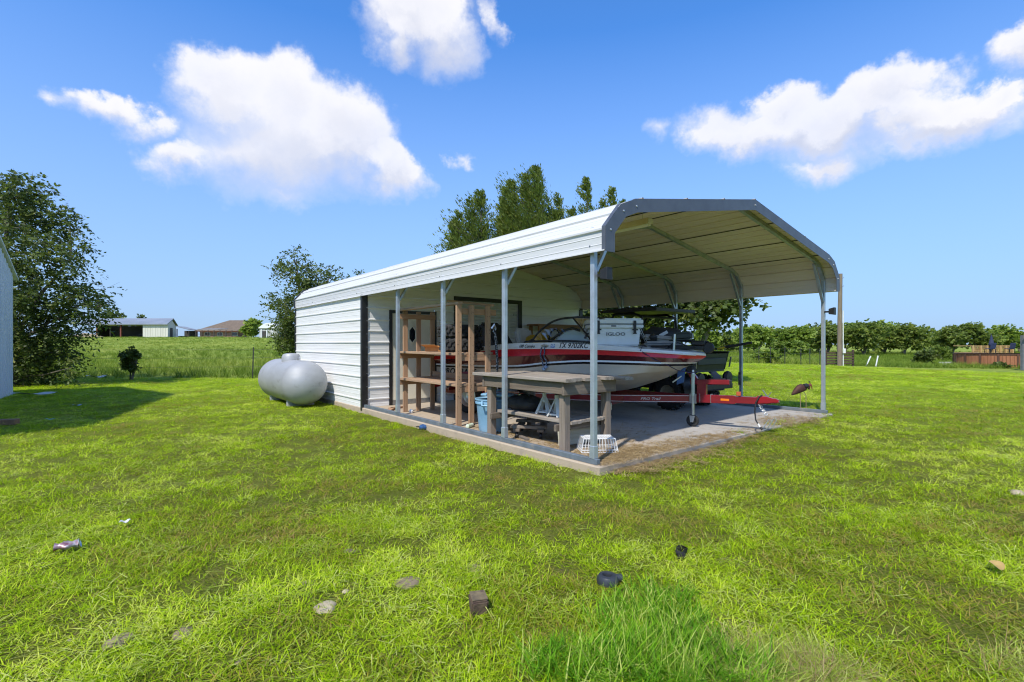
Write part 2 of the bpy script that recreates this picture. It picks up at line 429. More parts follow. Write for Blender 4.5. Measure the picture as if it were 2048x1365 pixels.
def make_tree(name, label, base, trunks, blobs, twigs, twig_len, leaf, per, mat, bark=M_BARK, group=None, seed=1, droop=.25, width=.30,
              up=0.15, lean=(0, 0, 0), cat='tree', limb_r=.03, shell=.45, kindlabel=None):
    """trunks: [(points, radii)], blobs: [(centre, (rx, ry, rz))] in world metres; twigs: number for the whole crown"""
    rg = np.random.default_rng(seed); base = Vector(base)
    root = thing(name, label, cat, base, 0, group)
    mb = MB()
    tp = []
    for pts, rad in trunks:
        mb.tube([Vector(p)-base for p in pts], rad, 8)
        for a, b in zip(pts[:-1], pts[1:]):
            for q in range(5): tp.append(Vector(a).lerp(Vector(b), q/5))
        tp.append(Vector(pts[-1]))
    tpn = np.array([tuple(p) for p in tp])
    for c, r in blobs:                                   # a limb to each part of the crown
        c = Vector(c); d = np.linalg.norm(tpn-np.array(c), axis=1)+np.maximum(0, tpn[:, 2]-c.z+.3)*1.5
        p = tp[int(d.argmin())]; mid = p.lerp(c, .5)+Vector((rg.normal(0, .06), rg.normal(0, .06), -.04))*(c-p).length
        lr = limb_r*(.6+.8*rg.random())
        mb.tube([p-base, mid-base, c-base], [lr, lr*.75, lr*.3], 5, False)
    vol = np.array([np.prod(r)**(2/3) for c, r in blobs]); vol = vol/vol.sum()
    bi = rg.choice(len(blobs), twigs, p=vol)
    cen = np.array([tuple(blobs[i][0]) for i in range(len(blobs))])[bi]; rad = np.array([blobs[i][1] for i in range(len(blobs))])[bi]
    d = unit(rg.normal(size=(twigs, 3)))
    rr = (shell+(1-shell)*rg.random(twigs))[:, None]
    p0 = cen+d*rad*rr
    dirn = unit(d*np.array([1, 1, .7])+rg.normal(0, .45, (twigs, 3))+np.array([0, 0, up])+np.array(lean))
    ln = twig_len*(.5+rg.random(twigs))
    k = per; t = (np.arange(k)+.5)/k
    p1 = p0[:, None, :]+dirn[:, None, :]*ln[:, None, None]*t[None, :, None]
    p1[:, :, 2] -= droop*(ln[:, None]*t[None, :])**2/np.maximum(twig_len, .01)
    sd = unit(np.cross(dirn, np.array([0, 0, 1.0])+rg.normal(0, .3, (twigs, 3))))
    sgn = np.where(np.arange(k) % 2 == 0, 1.0, -1.0)
    A = unit(dirn[:, None, :]*.55+sd[:, None, :]*sgn[None, :, None]*.9+rg.normal(0, .35, (twigs, k, 3))+np.array([0, 0, -droop*.6]))
    S = unit(np.cross(A, np.array([0, 0, 1.0])+rg.normal(0, .95, (twigs, k, 3))))
    L = leaf*(.65+.7*rg.random((twigs, k)))
    tv = rg.normal(.48, .16, (twigs, 1))+rg.normal(0, .13, (twigs, k))
    me = quad_mesh('crown', (p1.reshape(-1, 3)-np.array(base)), A.reshape(-1, 3), S.reshape(-1, 3), L.reshape(-1), (L*width).reshape(-1), np.clip(tv.reshape(-1), 0, 1), [mat], .15)
    link('crown', me, root)
    if limb_r > .012:
        for i in range(0, twigs, 3):
            a = Vector(p0[i]); b = a+Vector(dirn[i])*ln[i]*.7
            mb.tube([a-base, b-base], [.006, .002], 3, False)
    mb.build('trunk', bark, root, smooth=True, fix=False)
    return root
def px_blobs(lst, Z, seed=0, dz=.8):
    rg = random.Random(seed); out = []
    for (px, py, r) in lst:
        z = Z+rg.uniform(-dz, dz); m = r/F*z
        out.append((at_depth(px, py, z), (m, m*1.1, m*.85)))
    return out
def px_path(lst, Z): return [at_depth(px, py, Z) for px, py in lst]

# the big dark tree beside the neighbour's white building
Zt = 16.5
make_tree('shade_tree', 'tall dark leafy tree beside the white metal building', on_ground(25, Zt, -.05),
          [(px_path([(25, 770), (28, 690), (20, 600), (10, 500), (20, 400)], Zt), [.16, .13, .10, .07, .03]), (px_path([(28, 680), (80, 590), (140, 520)], Zt), [.07, .05, .02]),
           (px_path([(28, 690), (90, 650), (180, 600)], Zt), [.06, .04, .015])],
          px_blobs([(15, 375, 34), (62, 372, 26), (30, 430, 55), (95, 435, 38), (140, 452, 22), (50, 505, 62), (120, 515, 38), (150, 500, 20), (85, 580, 62), (160, 600, 36),
                    (198, 588, 22), (55, 650, 66), (125, 645, 46), (50, 715, 60), (105, 705, 40), (145, 735, 18), (15, 590, 50), (180, 625, 26), (70, 745, 34), (20, 750, 40), (95, 380, 14), (205, 612, 12),
                    (-60, 420, 80), (-70, 540, 90), (-60, 660, 90)], Zt, 3),
          3500, .50, .125, 12, M_LEAF_DK, seed=5, droop=.55, width=.24, limb_r=.035, shell=.3)
# the tree behind the shed
Zt = 18.0
make_tree('elm_tree', 'small open green tree behind the propane tank and the shed end', on_ground(605, Zt, -.05),
          [(px_path([(605, 735), (608, 660), (600, 590), (592, 520)], Zt), [.11, .09, .06, .02]), (px_path([(606, 650), (640, 590), (662, 550)], Zt), [.06, .04, .015]), (px_path([(606, 650), (560, 600)], Zt), [.04, .015])],
          px_blobs([(588, 512, 17), (572, 545, 20), (600, 550, 30), (640, 545, 17), (662, 560, 17), (622, 585, 36), (560, 610, 22), (590, 630, 36), (572, 680, 28), (600, 695, 36), (722, 556, 9), (690, 572, 15),
                    (545, 540, 9), (585, 655, 30), (650, 610, 40), (690, 610, 40), (565, 640, 18), (548, 612, 10), (600, 660, 30)], Zt, 8),
          1500, .38, .095, 11, M_LEAF_DK, seed=9, droop=.2, width=.27, up=.35, shell=.3, limb_r=.022)
# broad-leaved tree behind the carport
Zt = 17.5
make_tree('mulberry_tree', 'broad leaved tree with an upright pale grey trunk behind the carport', on_ground(1322, Zt, -.05),
          [(px_path([(1322, 740), (1321, 690), (1320, 600), (1318, 520)], Zt), [.17, .15, .12, .06]),
           (px_path([(1321, 690), (1345, 655), (1375, 615), (1420, 570)], Zt), [.12, .10, .08, .04]),
           (px_path([(1321, 690), (1298, 655), (1270, 625), (1230, 600)], Zt), [.09, .07, .06, .04])],
          px_blobs([(1195, 615, 36), (1215, 650, 30), (1255, 615, 38), (1285, 640, 26), (1330, 605, 36), (1372, 612, 30),
                    (1190, 670, 26), (1240, 672, 22), (1250, 560, 50), (1330, 540, 60), (1395, 560, 44), (1200, 570, 40), (1300, 490, 50), (1365, 495, 44), (1350, 660, 18), (1300, 665, 20)], Zt, 4),
          1500, .42, .17, 9, M_LEAF_DK, bark=M_BARK_PALE, seed=21, droop=.35, width=.42, shell=.25, limb_r=.04)
Zt = 16.6
make_tree('leaning_tree', 'leaning pale trunked tree with a forked limb behind the carport side', on_ground(1388, Zt, -.05),
          [(px_path([(1386, 745), (1402, 695), (1418, 655), (1432, 637), (1455, 618), (1480, 598)], Zt), [.12, .105, .09, .08, .055, .03]),
           (px_path([(1432, 637), (1424, 610), (1428, 585)], Zt), [.055, .04, .02])],
          px_blobs([(1405, 620, 24), (1440, 612, 22), (1465, 602, 18), (1495, 598, 10), (1400, 642, 18), (1455, 636, 13), (1420, 560, 36), (1450, 575, 30)], Zt, 4),
          520, .40, .16, 9, M_LEAF_DK, bark=M_BARK_PALE, seed=23, droop=.35, width=.42, shell=.25, limb_r=.035)

def cedar(px, py, Z, halfw, seed, label, lean=-1.0, n=260, tops=()):
    n = int(n*1.1)
    """red cedar: sprays swept by the wind; tip at a photo pixel"""
    rg = np.random.default_rng(seed); base = on_ground(px, Z, -.1); tip = at_depth(px, py, Z)
    root = thing('cedar_tree', label, 'tree', base, 0, 'wind swept cedars behind the shed')
    hh = tip.z-base.z
    mb = MB(); mb.tube([(0, 0, 0), (.05, 0, hh*.5), (0, 0, hh*.97)], [.17, .10, .015], 7)
    stems = [(0.0, 0.0, 1.0, halfw, n)]
    for (dx, top, w) in tops: stems.append((dx, .35, top, w, int(n*.5)))
    P = []; A = []; LL = []; VV = []
    for (dx, b0, t1, hw, cnt) in stems:
        lo_ = b0*.6+.12; cnt = int(cnt*.72); f = lo_+(t1-lo_)*rg.random(cnt)**.8
        q = 1-f/t1
        an = rg.random(cnt)*2*np.pi
        prof = hw*np.clip(q*2.7, .02, 1)**1.0*(.30+1.05*rg.random(cnt)**2)*(1-.40*np.cos(an))
        for i in range(cnt):
            o = Vector((dx*f[i]/t1, 0, f[i]*hh)); d = Vector((math.cos(an[i])-.20, math.sin(an[i]), .38)).normalized()
            ln = min(float(prof[i])*1.5+.10, 1.7); m = int(16+26*ln)
            bend = Vector((lean*.45, 0, .95))
            var = rg.normal(.48, .15)
            for j in range(m):
                t = (j+rg.random())/m
                pt = o+d*ln*t+bend*(ln*t*t*.5)
                ax = (d+bend*1.3*t+Vector(rg.normal(0, .28, 3))).normalized()
                sp = ln*.075*(1-t*.5)+.035
                P.append(tuple(pt+Vector(rg.normal(0, 1, 3))*sp)); A.append(tuple(ax)); LL.append(.09+.11*rg.random()); VV.append(var+rg.normal(0, .14))
            if i % 4 == 0 and ln > .3: mb.tube([o, o+d*ln*.5+bend*ln*.12, o+d*ln*.95+bend*ln*.45], [.018, .012, .003], 4, False)
    P = np.array(P); A = np.array(A); LL = np.array(LL); S = unit(np.cross(A, rg.normal(size=A.shape)))
    link('crown', quad_mesh('crown', P, A, S, LL, LL*.17, np.clip(np.array(VV), 0, 1), [M_CEDAR], .1), root)
    mb.build('trunk', M_BARK, root, smooth=True, fix=False)
cedar(962, 386, 24.0, 1.15, 31, 'wind swept cedar standing apart at the shed end of the row', n=340, tops=((-1.05, .89, .7), (-1.3, .83, .65), (-1.42, .74, .6), (-.5, .95, .6)))
cedar(1074, 338, 25.0, 1.6, 32, 'tallest and widest wind swept cedar in the row', n=560, tops=((-1.24, .93, .8), (-1.55, .90, .75), (-1.65, .84, .7), (-1.8, .74, .6), (1.0, .78, .9), (-.5, .97, .7)))
cedar(1118, 390, 26.0, 1.0, 33, 'cedar with a bent double top between two taller cedars', n=260, tops=((-.55, .99, .6), (.5, .86, .5)))
cedar(1174, 360, 25.0, .85, 34, 'slender pointed cedar in the row behind the carport roof', n=270, tops=((-.7, .84, .5), (.4, .82, .5)))
cedar(1226, 378, 25.5, .8, 35, 'small cedar tip just showing at the carport eave corner', n=230, tops=((-.5, .94, .5), (.5, .92, .45)))

# far tree line and shrubs on the right
def round_tree(px, ytop, Z, wpx, label, seed, mat, name='round_tree', group='trees along the far field edge', n=560, leaf=.36, trunk=True, cat='tree'):
    rg = random.Random(seed); base = on_ground(px, Z, -.05); top = at_depth(px, ytop, Z).z
    hh = top-base.z; w = wpx/F*Z
    bl = []
    for k in range(11):
        a = rg.uniform(0, 6.28); r = rg.uniform(.15, .72)*w; zz = rg.uniform(.36, .80)
        s = rg.uniform(.24, .38)*w*(1.1-.5*abs(zz-.55))
        s = min(s, hh*.3)
        bl.append((base+Vector((math.cos(a)*r, math.sin(a)*r*.8, hh*zz)), (s*1.15, s*1.15, s*.8)))
    bl.append((base+Vector((rg.uniform(-.1, .1)*w, 0, hh*.80)), (w*.32, w*.32, hh*.17)))
    tr = [([base, base+Vector((.1, 0, hh*.3)), base+Vector((rg.uniform(-.3, .3), 0, hh*.62))], [min(.17, hh*.035), min(.14, hh*.028), min(.05, hh*.01)])]
    if trunk:
        for s in (-1, 1): tr.append(([base+Vector((0, 0, .1)), base+Vector((s*w*.22, rg.uniform(-.3, .3), hh*.35)), base+Vector((s*w*.4, 0, hh*.55))], [min(.11, hh*.022), min(.08, hh*.016), min(.03, hh*.006)]))
    return make_tree(name, label, base, tr, bl, n, leaf*1.5, leaf, 9, mat, group=group, seed=seed, droop=.25, width=.42, shell=.35, limb_r=.012, cat=cat)
rgl = random.Random(77)
k = 0
GT = 'trees along the far field edge'
for (px, yt, Z, w, m) in [(1408, 652, 64, 34, 0), (1452, 664, 80, 30, 1), (1478, 652, 86, 34, 0), (1512, 646, 70, 38, 0), (1548, 652, 86, 36, 1), (1585, 650, 74, 38, 0), (1622, 648, 84, 38, 1),
                          (1655, 640, 78, 40, 1), (1690, 640, 84, 42, 0), (1728, 634, 74, 46, 1), (1768, 640, 80, 44, 0), (1808, 642, 76, 44, 1), (1838, 652, 86, 34, 0),
                          (1905, 648, 82, 34, 1), (1950, 643, 76, 44, 1), (1990, 648, 82, 40, 0), (2020, 655, 86, 34, 1)]:
    lab = {1408: 'dense green tree of the far row half hidden behind the leaning pale trunk', 1548: 'dense green tree of the far row rising behind the pale sapling', 1690: 'dense green tree of the far row right beside the utility pole',
           1728: 'broad dense tree of the far row behind the two white pipes', 1905: 'dense green tree of the far row just past the see-through gap', 1950: 'dense dark tree of the far row behind the closed parasol',
           1990: 'dense green tree of the far row behind the navy deck chairs'}.get(px, 'dense green tree in the unbroken row along the far field edge')
    round_tree(px, yt+3, Z, w, lab, 100+k, (M_LEAF, M_LEAF_FAR)[m]); k += 1
round_tree(1874, 650, 90, 30, 'thin pale see-through tree in the gap of the far tree row', 141, M_LEAF_LT, n=110)
round_tree(2038, 658, 92, 26, 'thin greyish tree at the house end of the far tree row', 142, M_LEAF_LT, n=110)
GS = 'shrubs along the field fence'
round_tree(1558, 676, 40, 24, 'pale yellow green sapling on the field fence beside a dark low bush', 151, M_LEAF_LT, 'sapling', GS, 130, .16, cat='shrub')
round_tree(1532, 700, 38, 34, 'dark low spreading bush under the pale sapling on the fence', 152, M_LEAF, 'bush', GS, 260, .17, False, cat='shrub')
round_tree(1600, 680, 60, 18, 'rounded grey green shrub alone in the field before the tree row', 153, M_LEAF, 'bush', GS, 200, .22, False, cat='shrub')
round_tree(1853, 700, 52, 22, 'dark bush beside the green dome near the pool', 154, M_LEAF_DK, 'bush', GS, 230, .22, False, cat='shrub')
round_tree(1880, 693, 62, 34, 'light green weedy thicket behind the white planter', 155, M_LEAF_LT, 'bush', GS, 260, .22, False, cat='shrub')
round_tree(2000, 728, 46, 22, 'low dark green bush at the foot of the pool wall', 156, M_LEAF_DK, 'bush', GS, 220, .15, False, cat='shrub')
# left field: vine on the fence post, far trees by the barn
round_tree(263, 692, 19.0, 17, 'small dark vine bush grown round a steel fence post', 161, M_LEAF_DK, 'vine_bush', None, 420, .075, False, cat='shrub')
round_tree(222, 622, 118, 26, 'dark rounded tree rising behind the open barn', 162, M_LEAF_DK, 'round_tree', 'trees by the far farm buildings', 260, .5)
round_tree(500, 640, 95, 24, 'green tree beside the brown roofed house', 164, M_LEAF, 'round_tree', 'trees by the far farm buildings', 330, .42)
cbase = on_ground(281, 118, 0)
make_tree('far_cedar', 'little pointed cedar rising over the barn roof', cbase, [([cbase, at_depth(281, 628, 118)], [.2, .03])],
          [(at_depth(281, 660-4*q, 118), ((1.6-.17*q), (1.6-.17*q), .5)) for q in range(9)], 200, .5, .5, 6, M_LEAF_DK, group='trees by the far farm buildings', seed=3, limb_r=.01)
# ------------------------------------------------------------------ materials of the built things
def ribbed_paint(name, c, dirt, rough=.45, stretch=(.25, .25, 3.0), wet=.25):
    return pmat(name, c, dirt, 2.2, rough, 0.0, stretch=stretch, lo=.50, hi=.82, c3=tuple(x*.72 for x in c), s3=9.0, lo3=.62, hi3=.80, rvar=.08, bump=.35, bscale=2.6, bdist=.02)
M_WHITE = ribbed_paint('white_painted_steel', (.58, .58, .57), (.49, .48, .455))
M_WALLW = ribbed_paint('white_painted_wall_steel', (.76, .75, .725), (.66, .64, .60), .42)
M_UNDER = pmat('painted_steel_underside', (.82, .70, .64), (.72, .60, .54), 1.6, .5, stretch=(1, .3, 1))  # warm lift put into the white paint to offset green bounce and shade
M_GALV = pmat('galvanised_steel', (.47, .52, .56), (.36, .40, .44), 9, .42, .55, bump=.05, bscale=60, rvar=.1)
M_RAIL = pmat('dull_galvanised_rail', (.17, .20, .23), (.12, .145, .165), 7, .6, .2, c3=(.26, .24, .20), s3=5, lo3=.58, hi3=.72)
M_TRIM = pmat('dark_grey_trim', (.085, .095, .115), (.065, .072, .088), 6, .42)
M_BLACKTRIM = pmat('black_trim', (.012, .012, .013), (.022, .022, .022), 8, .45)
M_SCREW = pmat('zinc_screw', (.62, .62, .62), rough=.35, metal=.8)
M_DARK = pmat('black_plastic', (.010, .010, .011), (.018, .018, .018), 12, .5, bump=.1)
M_RUBBER = pmat('tyre_rubber', (.013, .013, .013), (.03, .028, .025), 18, .85, bump=.2)
M_DOOR = pmat('cream_door_paint', (.74, .70, .58), (.68, .63, .50), 3, .5)
M_GLASSDK = pmat('dark_door_glass', (.012, .016, .02), rough=.06, spec=.8)
M_ALU = pmat('aluminium_strip', (.40, .40, .40), (.30, .30, .30), 12, .4, .8)

# ------------------------------------------------------------------ the carport with its enclosed shed
CP = thing('carport', 'white steel carport with rounded eaves and an enclosed storage shed at its back', 'carport', cw(0, 0), TH)
V0, V1, VE = -.20, 6.03, 10.52
UC = 3.085
HALF = [(-.035, 2.19), (-.035, 2.43), (.19, 2.675), (.42, 2.765), (UC, 3.235)]     # roof profile, left eave to ridge
PROF = HALF+[(2*UC-u, z) for u, z in HALF[-2::-1]]
def offset_line(pts, d):
    out = []
    for i, p in enumerate(pts):
        ns = []
        for a, b in ((i-1, i), (i, i+1)):
            if a < 0 or b >= len(pts): continue
            t = Vector((pts[b][0]-pts[a][0], pts[b][1]-pts[a][1])).normalized(); ns.append(Vector((-t.y, t.x)))
        n = sum(ns, Vector((0, 0))).normalized(); k = 1/max(.3, n.dot(ns[0]))
        out.append((p[0]+n.x*d*k, p[1]+n.y*d*k))
    return out
def roof_z(u):
    for a, b in zip(PROF[:-1], PROF[1:]):
        if a[0] <= u <= b[0] and b[0] > a[0]: return a[1]+(b[1]-a[1])*(u-a[0])/(b[0]-a[0])
    return 2.19
def arc_samples(pts, step):
    out = [pts[0]]
    for a, b in zip(pts[:-1], pts[1:]):
        L = math.hypot(b[0]-a[0], b[1]-a[1]); n = max(1, int(round(L/step)))
        for k in range(1, n+1): out.append((a[0]+(b[0]-a[0])*k/n, a[1]+(b[1]-a[1])*k/n))
    return out
def ribbed_profile(pts, pitch=.228, h=.019, w=.030):
    """steel sheet section with one trapezoid rib per pitch and two low stiffeners between"""
    cum = [0]
    for a, b in zip(pts[:-1], pts[1:]): cum.append(cum[-1]+math.hypot(b[0]-a[0], b[1]-a[1]))
    T = cum[-1]; off = []
    n = max(1, round(T/pitch)); p = T/n
    for i in range(n):
        s = i*p
        off += [(s, 0 if i else h*2.2), (s+.011, 0 if i else h*2.2), (s+.014, 0), (s+p*.5-.001, 0)]
        for q in (.33, .66):
            off += [(s+p*q-.008, 0), (s+p*q, h*.22), (s+p*q+.008, 0)]
        if i < n-1: off += [(s+p-w, 0), (s+p-w*.6, h), (s+p-w*.05, h)]
    off += [(T-.014, 0), (T-.011, h*2.2), (T, h*2.2)]
    off += [(c, 0) for c in cum[1:-1]]
    off.sort()
    def at(s):
        for i in range(len(cum)-1):
            if s <= cum[i+1]+1e-9:
                f = (s-cum[i])/(cum[i+1]-cum[i]); a, b = pts[i], pts[i+1]
                t = Vector((b[0]-a[0], b[1]-a[1])).normalized()
                return a[0]+(b[0]-a[0])*f, a[1]+(b[1]-a[1])*f, -t.y, t.x
    out = []
    for s, o in off:
        x, z, nxx, nz = at(min(max(s, 0), T)); out.append((x+nxx*o, z+nz*o))
    return out
def sheet(poly, v0, v1, nm, parent, lift=0.0):
    """two-faced thin sheet along v; outside white, underside tinted to offset green bounce light"""
    po = offset_line(poly, lift+.0015); pi = offset_line(poly, lift-.0015)
    n = len(poly); mb = MB()
    vs = [(x, v0, z) for x, z in po]+[(x, v1, z) for x, z in po]; mb.mat(0).add(vs, [(i, i+1, n+i+1, n+i) for i in range(n-1)])
    vs = [(x, v0, z) for x, z in pi]+[(x, v1, z) for x, z in pi]; mb.mat(1).add(vs, [(i, n+i, n+i+1, i+1) for i in range(n-1)])
    return mb.build(nm, [M_WHITE, M_UNDER], parent, fix=False)
def lerp2(a, b, f): return (a[0]+(b[0]-a[0])*f, a[1]+(b[1]-a[1])*f)
A_, B_ = HALF[3], HALF[4]
pl = [HALF[:4]+[lerp2(A_, B_, .05)], [lerp2(A_, B_, .05), lerp2(A_, B_, .37)], [lerp2(A_, B_, .37), lerp2(A_, B_, .69)], [lerp2(A_, B_, .69), B_]]
pr_ = [[(2*UC-u, z) for u, z in reversed(q)] for q in pl]
for q in pl+pr_:
    rp = ribbed_profile(q)
    sheet(rp, V0, V1+.02, 'roof_panel', CP); sheet(rp, V1-.03, VE+.06, 'roof_panel', CP, -.0035)
for q in pl+pr_:                                     # dark strip standing in for each lap's shadow, seen from below
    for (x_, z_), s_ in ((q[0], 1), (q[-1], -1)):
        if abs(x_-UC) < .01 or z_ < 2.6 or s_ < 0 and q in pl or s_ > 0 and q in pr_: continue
        MB().b2(x_-.010, x_+.010, V0+.01, VE+.05, z_-.012, z_-.004).build('lap_shadow', M_BLACKTRIM, CP)
mb = MB(); cap = [lerp2(A_, B_, .96), B_, (2*UC-lerp2(A_, B_, .96)[0], lerp2(A_, B_, .96)[1])]
sheet(cap, V0-.002, VE+.062, 'ridge_cap', CP, .024)
# end trims
def end_trim(va, vb, nm, deep=.115):
    mb = MB(); oo = offset_line(PROF, .026); ii = offset_line(PROF, -deep)
    ii[0] = (ii[0][0], PROF[0][1]-.005); ii[-1] = (ii[-1][0], PROF[-1][1]-.005); oo[0] = (oo[0][0], PROF[0][1]-.005); oo[-1] = (oo[-1][0], PROF[-1][1]-.005)
    for i in range(len(PROF)-1):
        mb.add([(oo[i][0], va, oo[i][1]), (oo[i+1][0], va, oo[i+1][1]), (ii[i+1][0], va, ii[i+1][1]), (ii[i][0], va, ii[i][1]),
                (oo[i][0], vb, oo[i][1]), (oo[i+1][0], vb, oo[i+1][1]), (ii[i+1][0], vb, ii[i+1][1]), (ii[i][0], vb, ii[i][1])],
               [(0, 1, 2, 3), (4, 7, 6, 5), (0, 4, 5, 1), (3, 2, 6, 7)])
    # the lip that lies over the sheet
    o2 = offset_line(PROF, .030); vr = va+(.05 if vb > va else -.05)
    n = len(o2); mb.add([(x, va, z) for x, z in o2]+[(x, vr, z) for x, z in o2], [(i, i+1, n+i+1, n+i) for i in range(n-1)])
    t = mb.build(nm, M_TRIM, CP, fix=False)
    mid = offset_line(PROF, -.05); sm_ = MB().lathe([(.011, 0), (.011, .004), (.006, .008)], 8, Matrix.Rotation(R(90), 4, 'X')).mesh('screw', M_SCREW)
    for i, p in enumerate(mid):
        if i not in (0, len(mid)-1): link('screw', sm_, t, (p[0], va, p[1]))
end_trim(V0-.004, V0-.001, 'gable_trim'); end_trim(VE+.064, VE+.061, 'gable_trim')
# frame: base rails, posts, bows, braces
for uu in (.022, 6.148):
    mb = MB(); mb.b2(uu-.03, uu+.03, -.035, 10.48, .001, .058); mb.build('base_rail', M_RAIL, CP, bevel=.004)
POSTV = [.03, 1.545, 3.06, 4.585]
pm = MB().b2(-.028, .028, -.028, .028, .056, 2.47).mesh('post', M_GALV, bevel=.004)
fm = MB().b2(-.034, .034, -.034, .034, .0585, .19).mesh('sleeve', M_GALV, bevel=.004)
for uu in (.022, 6.148):
    for v in POSTV:
        p = link('post', pm, CP, (uu, v, 0)); link('sleeve', fm, p)
bow_in = offset_line(PROF, -.036)
def bow(v):
    mb = MB()
    pts = [(bow_in[0][0]+.02, 2.40)]+bow_in[2:-2]+[(bow_in[-1][0]-.02, 2.40)]
    for a, b in zip(pts[:-1], pts[1:]): mb.bar((a[0], v, a[1]), (b[0], v, b[1]), .055, .055, up=(0, 1, 0))
    return mb.build('rafter', M_GALV, CP)
for v in POSTV+[6.10, 7.6, 9.1, 10.45]: bow(v)
for v in POSTV:
    for s, uu in ((1, .022), (-1, 6.148)):
        mb = MB(); mb.bar((uu+s*.03, v, 2.02), (uu+s*.42, v, 2.66), .04, .045, up=(0, 1, 0)); mb.build('knee_brace', M_GALV, CP, bevel=.003)
# eave screws along the left edge
sm_ = MB().lathe([(.010, 0), (.007, .006)], 7, Matrix.Rotation(R(-90), 4, 'Y')).mesh('screw', M_TRIM)
for v in POSTV+[6.3, 7.6, 9.1]: link('screw', sm_, CP, (-.0375, v, 2.27))

# shed walls: one steel strip between every pair of ribs
PITCH = .2265
def u_lim(z):
    if z <= 2.43: return -.02
    for a, b in zip(HALF[1:-1], HALF[2:]):
        if a[1] <= z <= b[1]: return a[0]+(b[0]-a[0])*(z-a[1])/(b[1]-a[1])+.01
    return UC
def strip_section(z0, z1, out):
    """section of one siding strip: (outward offset, z)"""
    h = z1-z0
    return [(0, z0), (0, z0+h*.30), (.003, z0+h*.33), (0, z0+h*.36), (0, z0+h*.60), (.003, z0+h*.63), (0, z0+h*.66), (0, z1-.045), (.019, z1-.030), (.019, z1-.010), (.002, z1-.001)]
def strip_u(z0, z1, u0, u1, vplane, nm, parent):
    """strip on a wall that faces the front (-v)"""
    s = strip_section(z0, z1, 1); n = len(s)
    a = [(max(u0, u_lim(z)) if u0 < UC else min(u0, 2*UC-u_lim(z)), vplane-o, z) for o, z in s]; b = [(min(u1, 2*UC-u_lim(z)) if u1 > UC else max(u1, u_lim(z)), vplane-o, z) for o, z in s]
    MB().add(a+b, [(i, i+1, n+i+1, n+i) for i in range(n-1)]).build(nm, M_WALLW, parent, fix=False)
def strip_v(z0, z1, v0, v1, uplane, sgn, nm, parent):
    s = strip_section(z0, z1, 1); n = len(s)
    a = [(uplane+sgn*o, v0, z) for o, z in s]; b = [(uplane+sgn*o, v1, z) for o, z in s]
    MB().add(a+b, [(i, i+1, n+i+1, n+i) for i in range(n-1)]).build(nm, M_WALLW, parent, fix=False)
def group_part(nm): o = bpy.data.objects.new(nm, None); COL.objects.link(o); o.parent = CP; o.empty_display_size = .1; return o
wl = group_part('side_wall'); wr = group_part('side_wall'); wf = group_part('front_wall'); wb = group_part('back_wall')
nst = 10
for k in range(nst):
    z0 = 2.215-(k+1)*PITCH; z1 = z0+PITCH
    if k == nst-1: z0 -= .075
    strip_v(z0, z1, V1, VE, -.028, -1, 'siding_strip', wl); strip_v(z0, z1, V1, VE, 6.198, 1, 'siding_strip', wr)
DOOR = (.58, 1.58, 1.915); ROLL = (2.10, 4.03, 2.26)
for k in range(-5, nst):
    z0 = 2.215-(k+1)*PITCH; z1 = z0+PITCH
    if z0 > 3.22: continue
    if k == nst-1: z0 = .002
    zt = min(z1, 3.225); ul = max(u_lim(z0+.03), -.02); segs = [(ul, 2*UC-ul)]
    for (d0, d1, dh) in (DOOR, ROLL):
        new = []
        for a, b in segs:
            if z0 < dh-.02 and z1 <= dh+.10:
                if a < d0: new.append((a, min(b, d0)))
                if b > d1: new.append((max(a, d1), b))
            else: new.append((a, b))
        segs = new
    for a, b in segs:
        if b-a > .01: strip_u(z0, zt, a, b, V1, 'siding_strip', wf)
    if k >= 0: strip_u(z0, zt, 2*UC+.02, -.02, VE, 'siding_strip', wb)
# lintel fill over the door and the roll-up door
MB().b2(DOOR[0], DOOR[1], V1-.004, V1+.01, DOOR[2]-.03, 2.02).build('door_header', M_WALLW, wf)
for (u0, u1, v0, v1) in ((-.048, .072, V1-.026, V1-.003), (-.052, -.030, V1-.024, V1+.05), (-.05, .03, VE+.002, VE+.02), (-.052, -.030, VE-.04, VE+.018), (6.10, 6.22, V1-.026, V1-.003)):
    MB().b2(u0, u1, v0, v1, -.06, 2.22).build('corner_trim', M_BLACKTRIM, CP, bevel=.003)
sm_ = MB().lathe([(.008, 0), (.006, .005)], 7, Matrix.Rotation(R(90), 4, 'X')).mesh('screw', M_SCREW)
for z in np.arange(.15, 2.2, .26): link('screw', sm_, CP, (.055, V1-.026, float(z)))
# entry door
d = bpy.data.objects.new('entry_door', None); COL.objects.link(d); d.parent = CP; d.empty_display_size = .1
mb = MB(); mb.b2(DOOR[0]-.05, DOOR[0]+.02, V1-.024, V1-.002, .003, DOOR[2]+.03).b2(DOOR[1]-.02, DOOR[1]+.05, V1-.024, V1-.002, .003, DOOR[2]+.03).b2(DOOR[0]+.0205, DOOR[1]-.0205, V1-.024, V1-.002, DOOR[2]-.03, DOOR[2]+.03)
mb.build('door_frame', M_BLACKTRIM, d, bevel=.003)
MB().b2(DOOR[0]+.022, DOOR[1]-.022, V1-.012, V1+.035, .10, DOOR[2]-.032).build('door_leaf', M_DOOR, d, bevel=.004)
MB().b2(DOOR[0]+.022, DOOR[1]-.022, V1-.018, V1+.03, .004, .098).build('threshold', M_ALU, d, bevel=.003)
um, zm = 1.045, 1.45
hexa = [(um, zm+.18), (um+.078, zm+.085), (um+.078, zm-.085), (um, zm-.18), (um-.078, zm-.085), (um-.078, zm+.085)]
MB().prism(hexa, 'y', V1-.021, V1-.010).build('door_window', M_GLASSDK, d)
mb = MB()
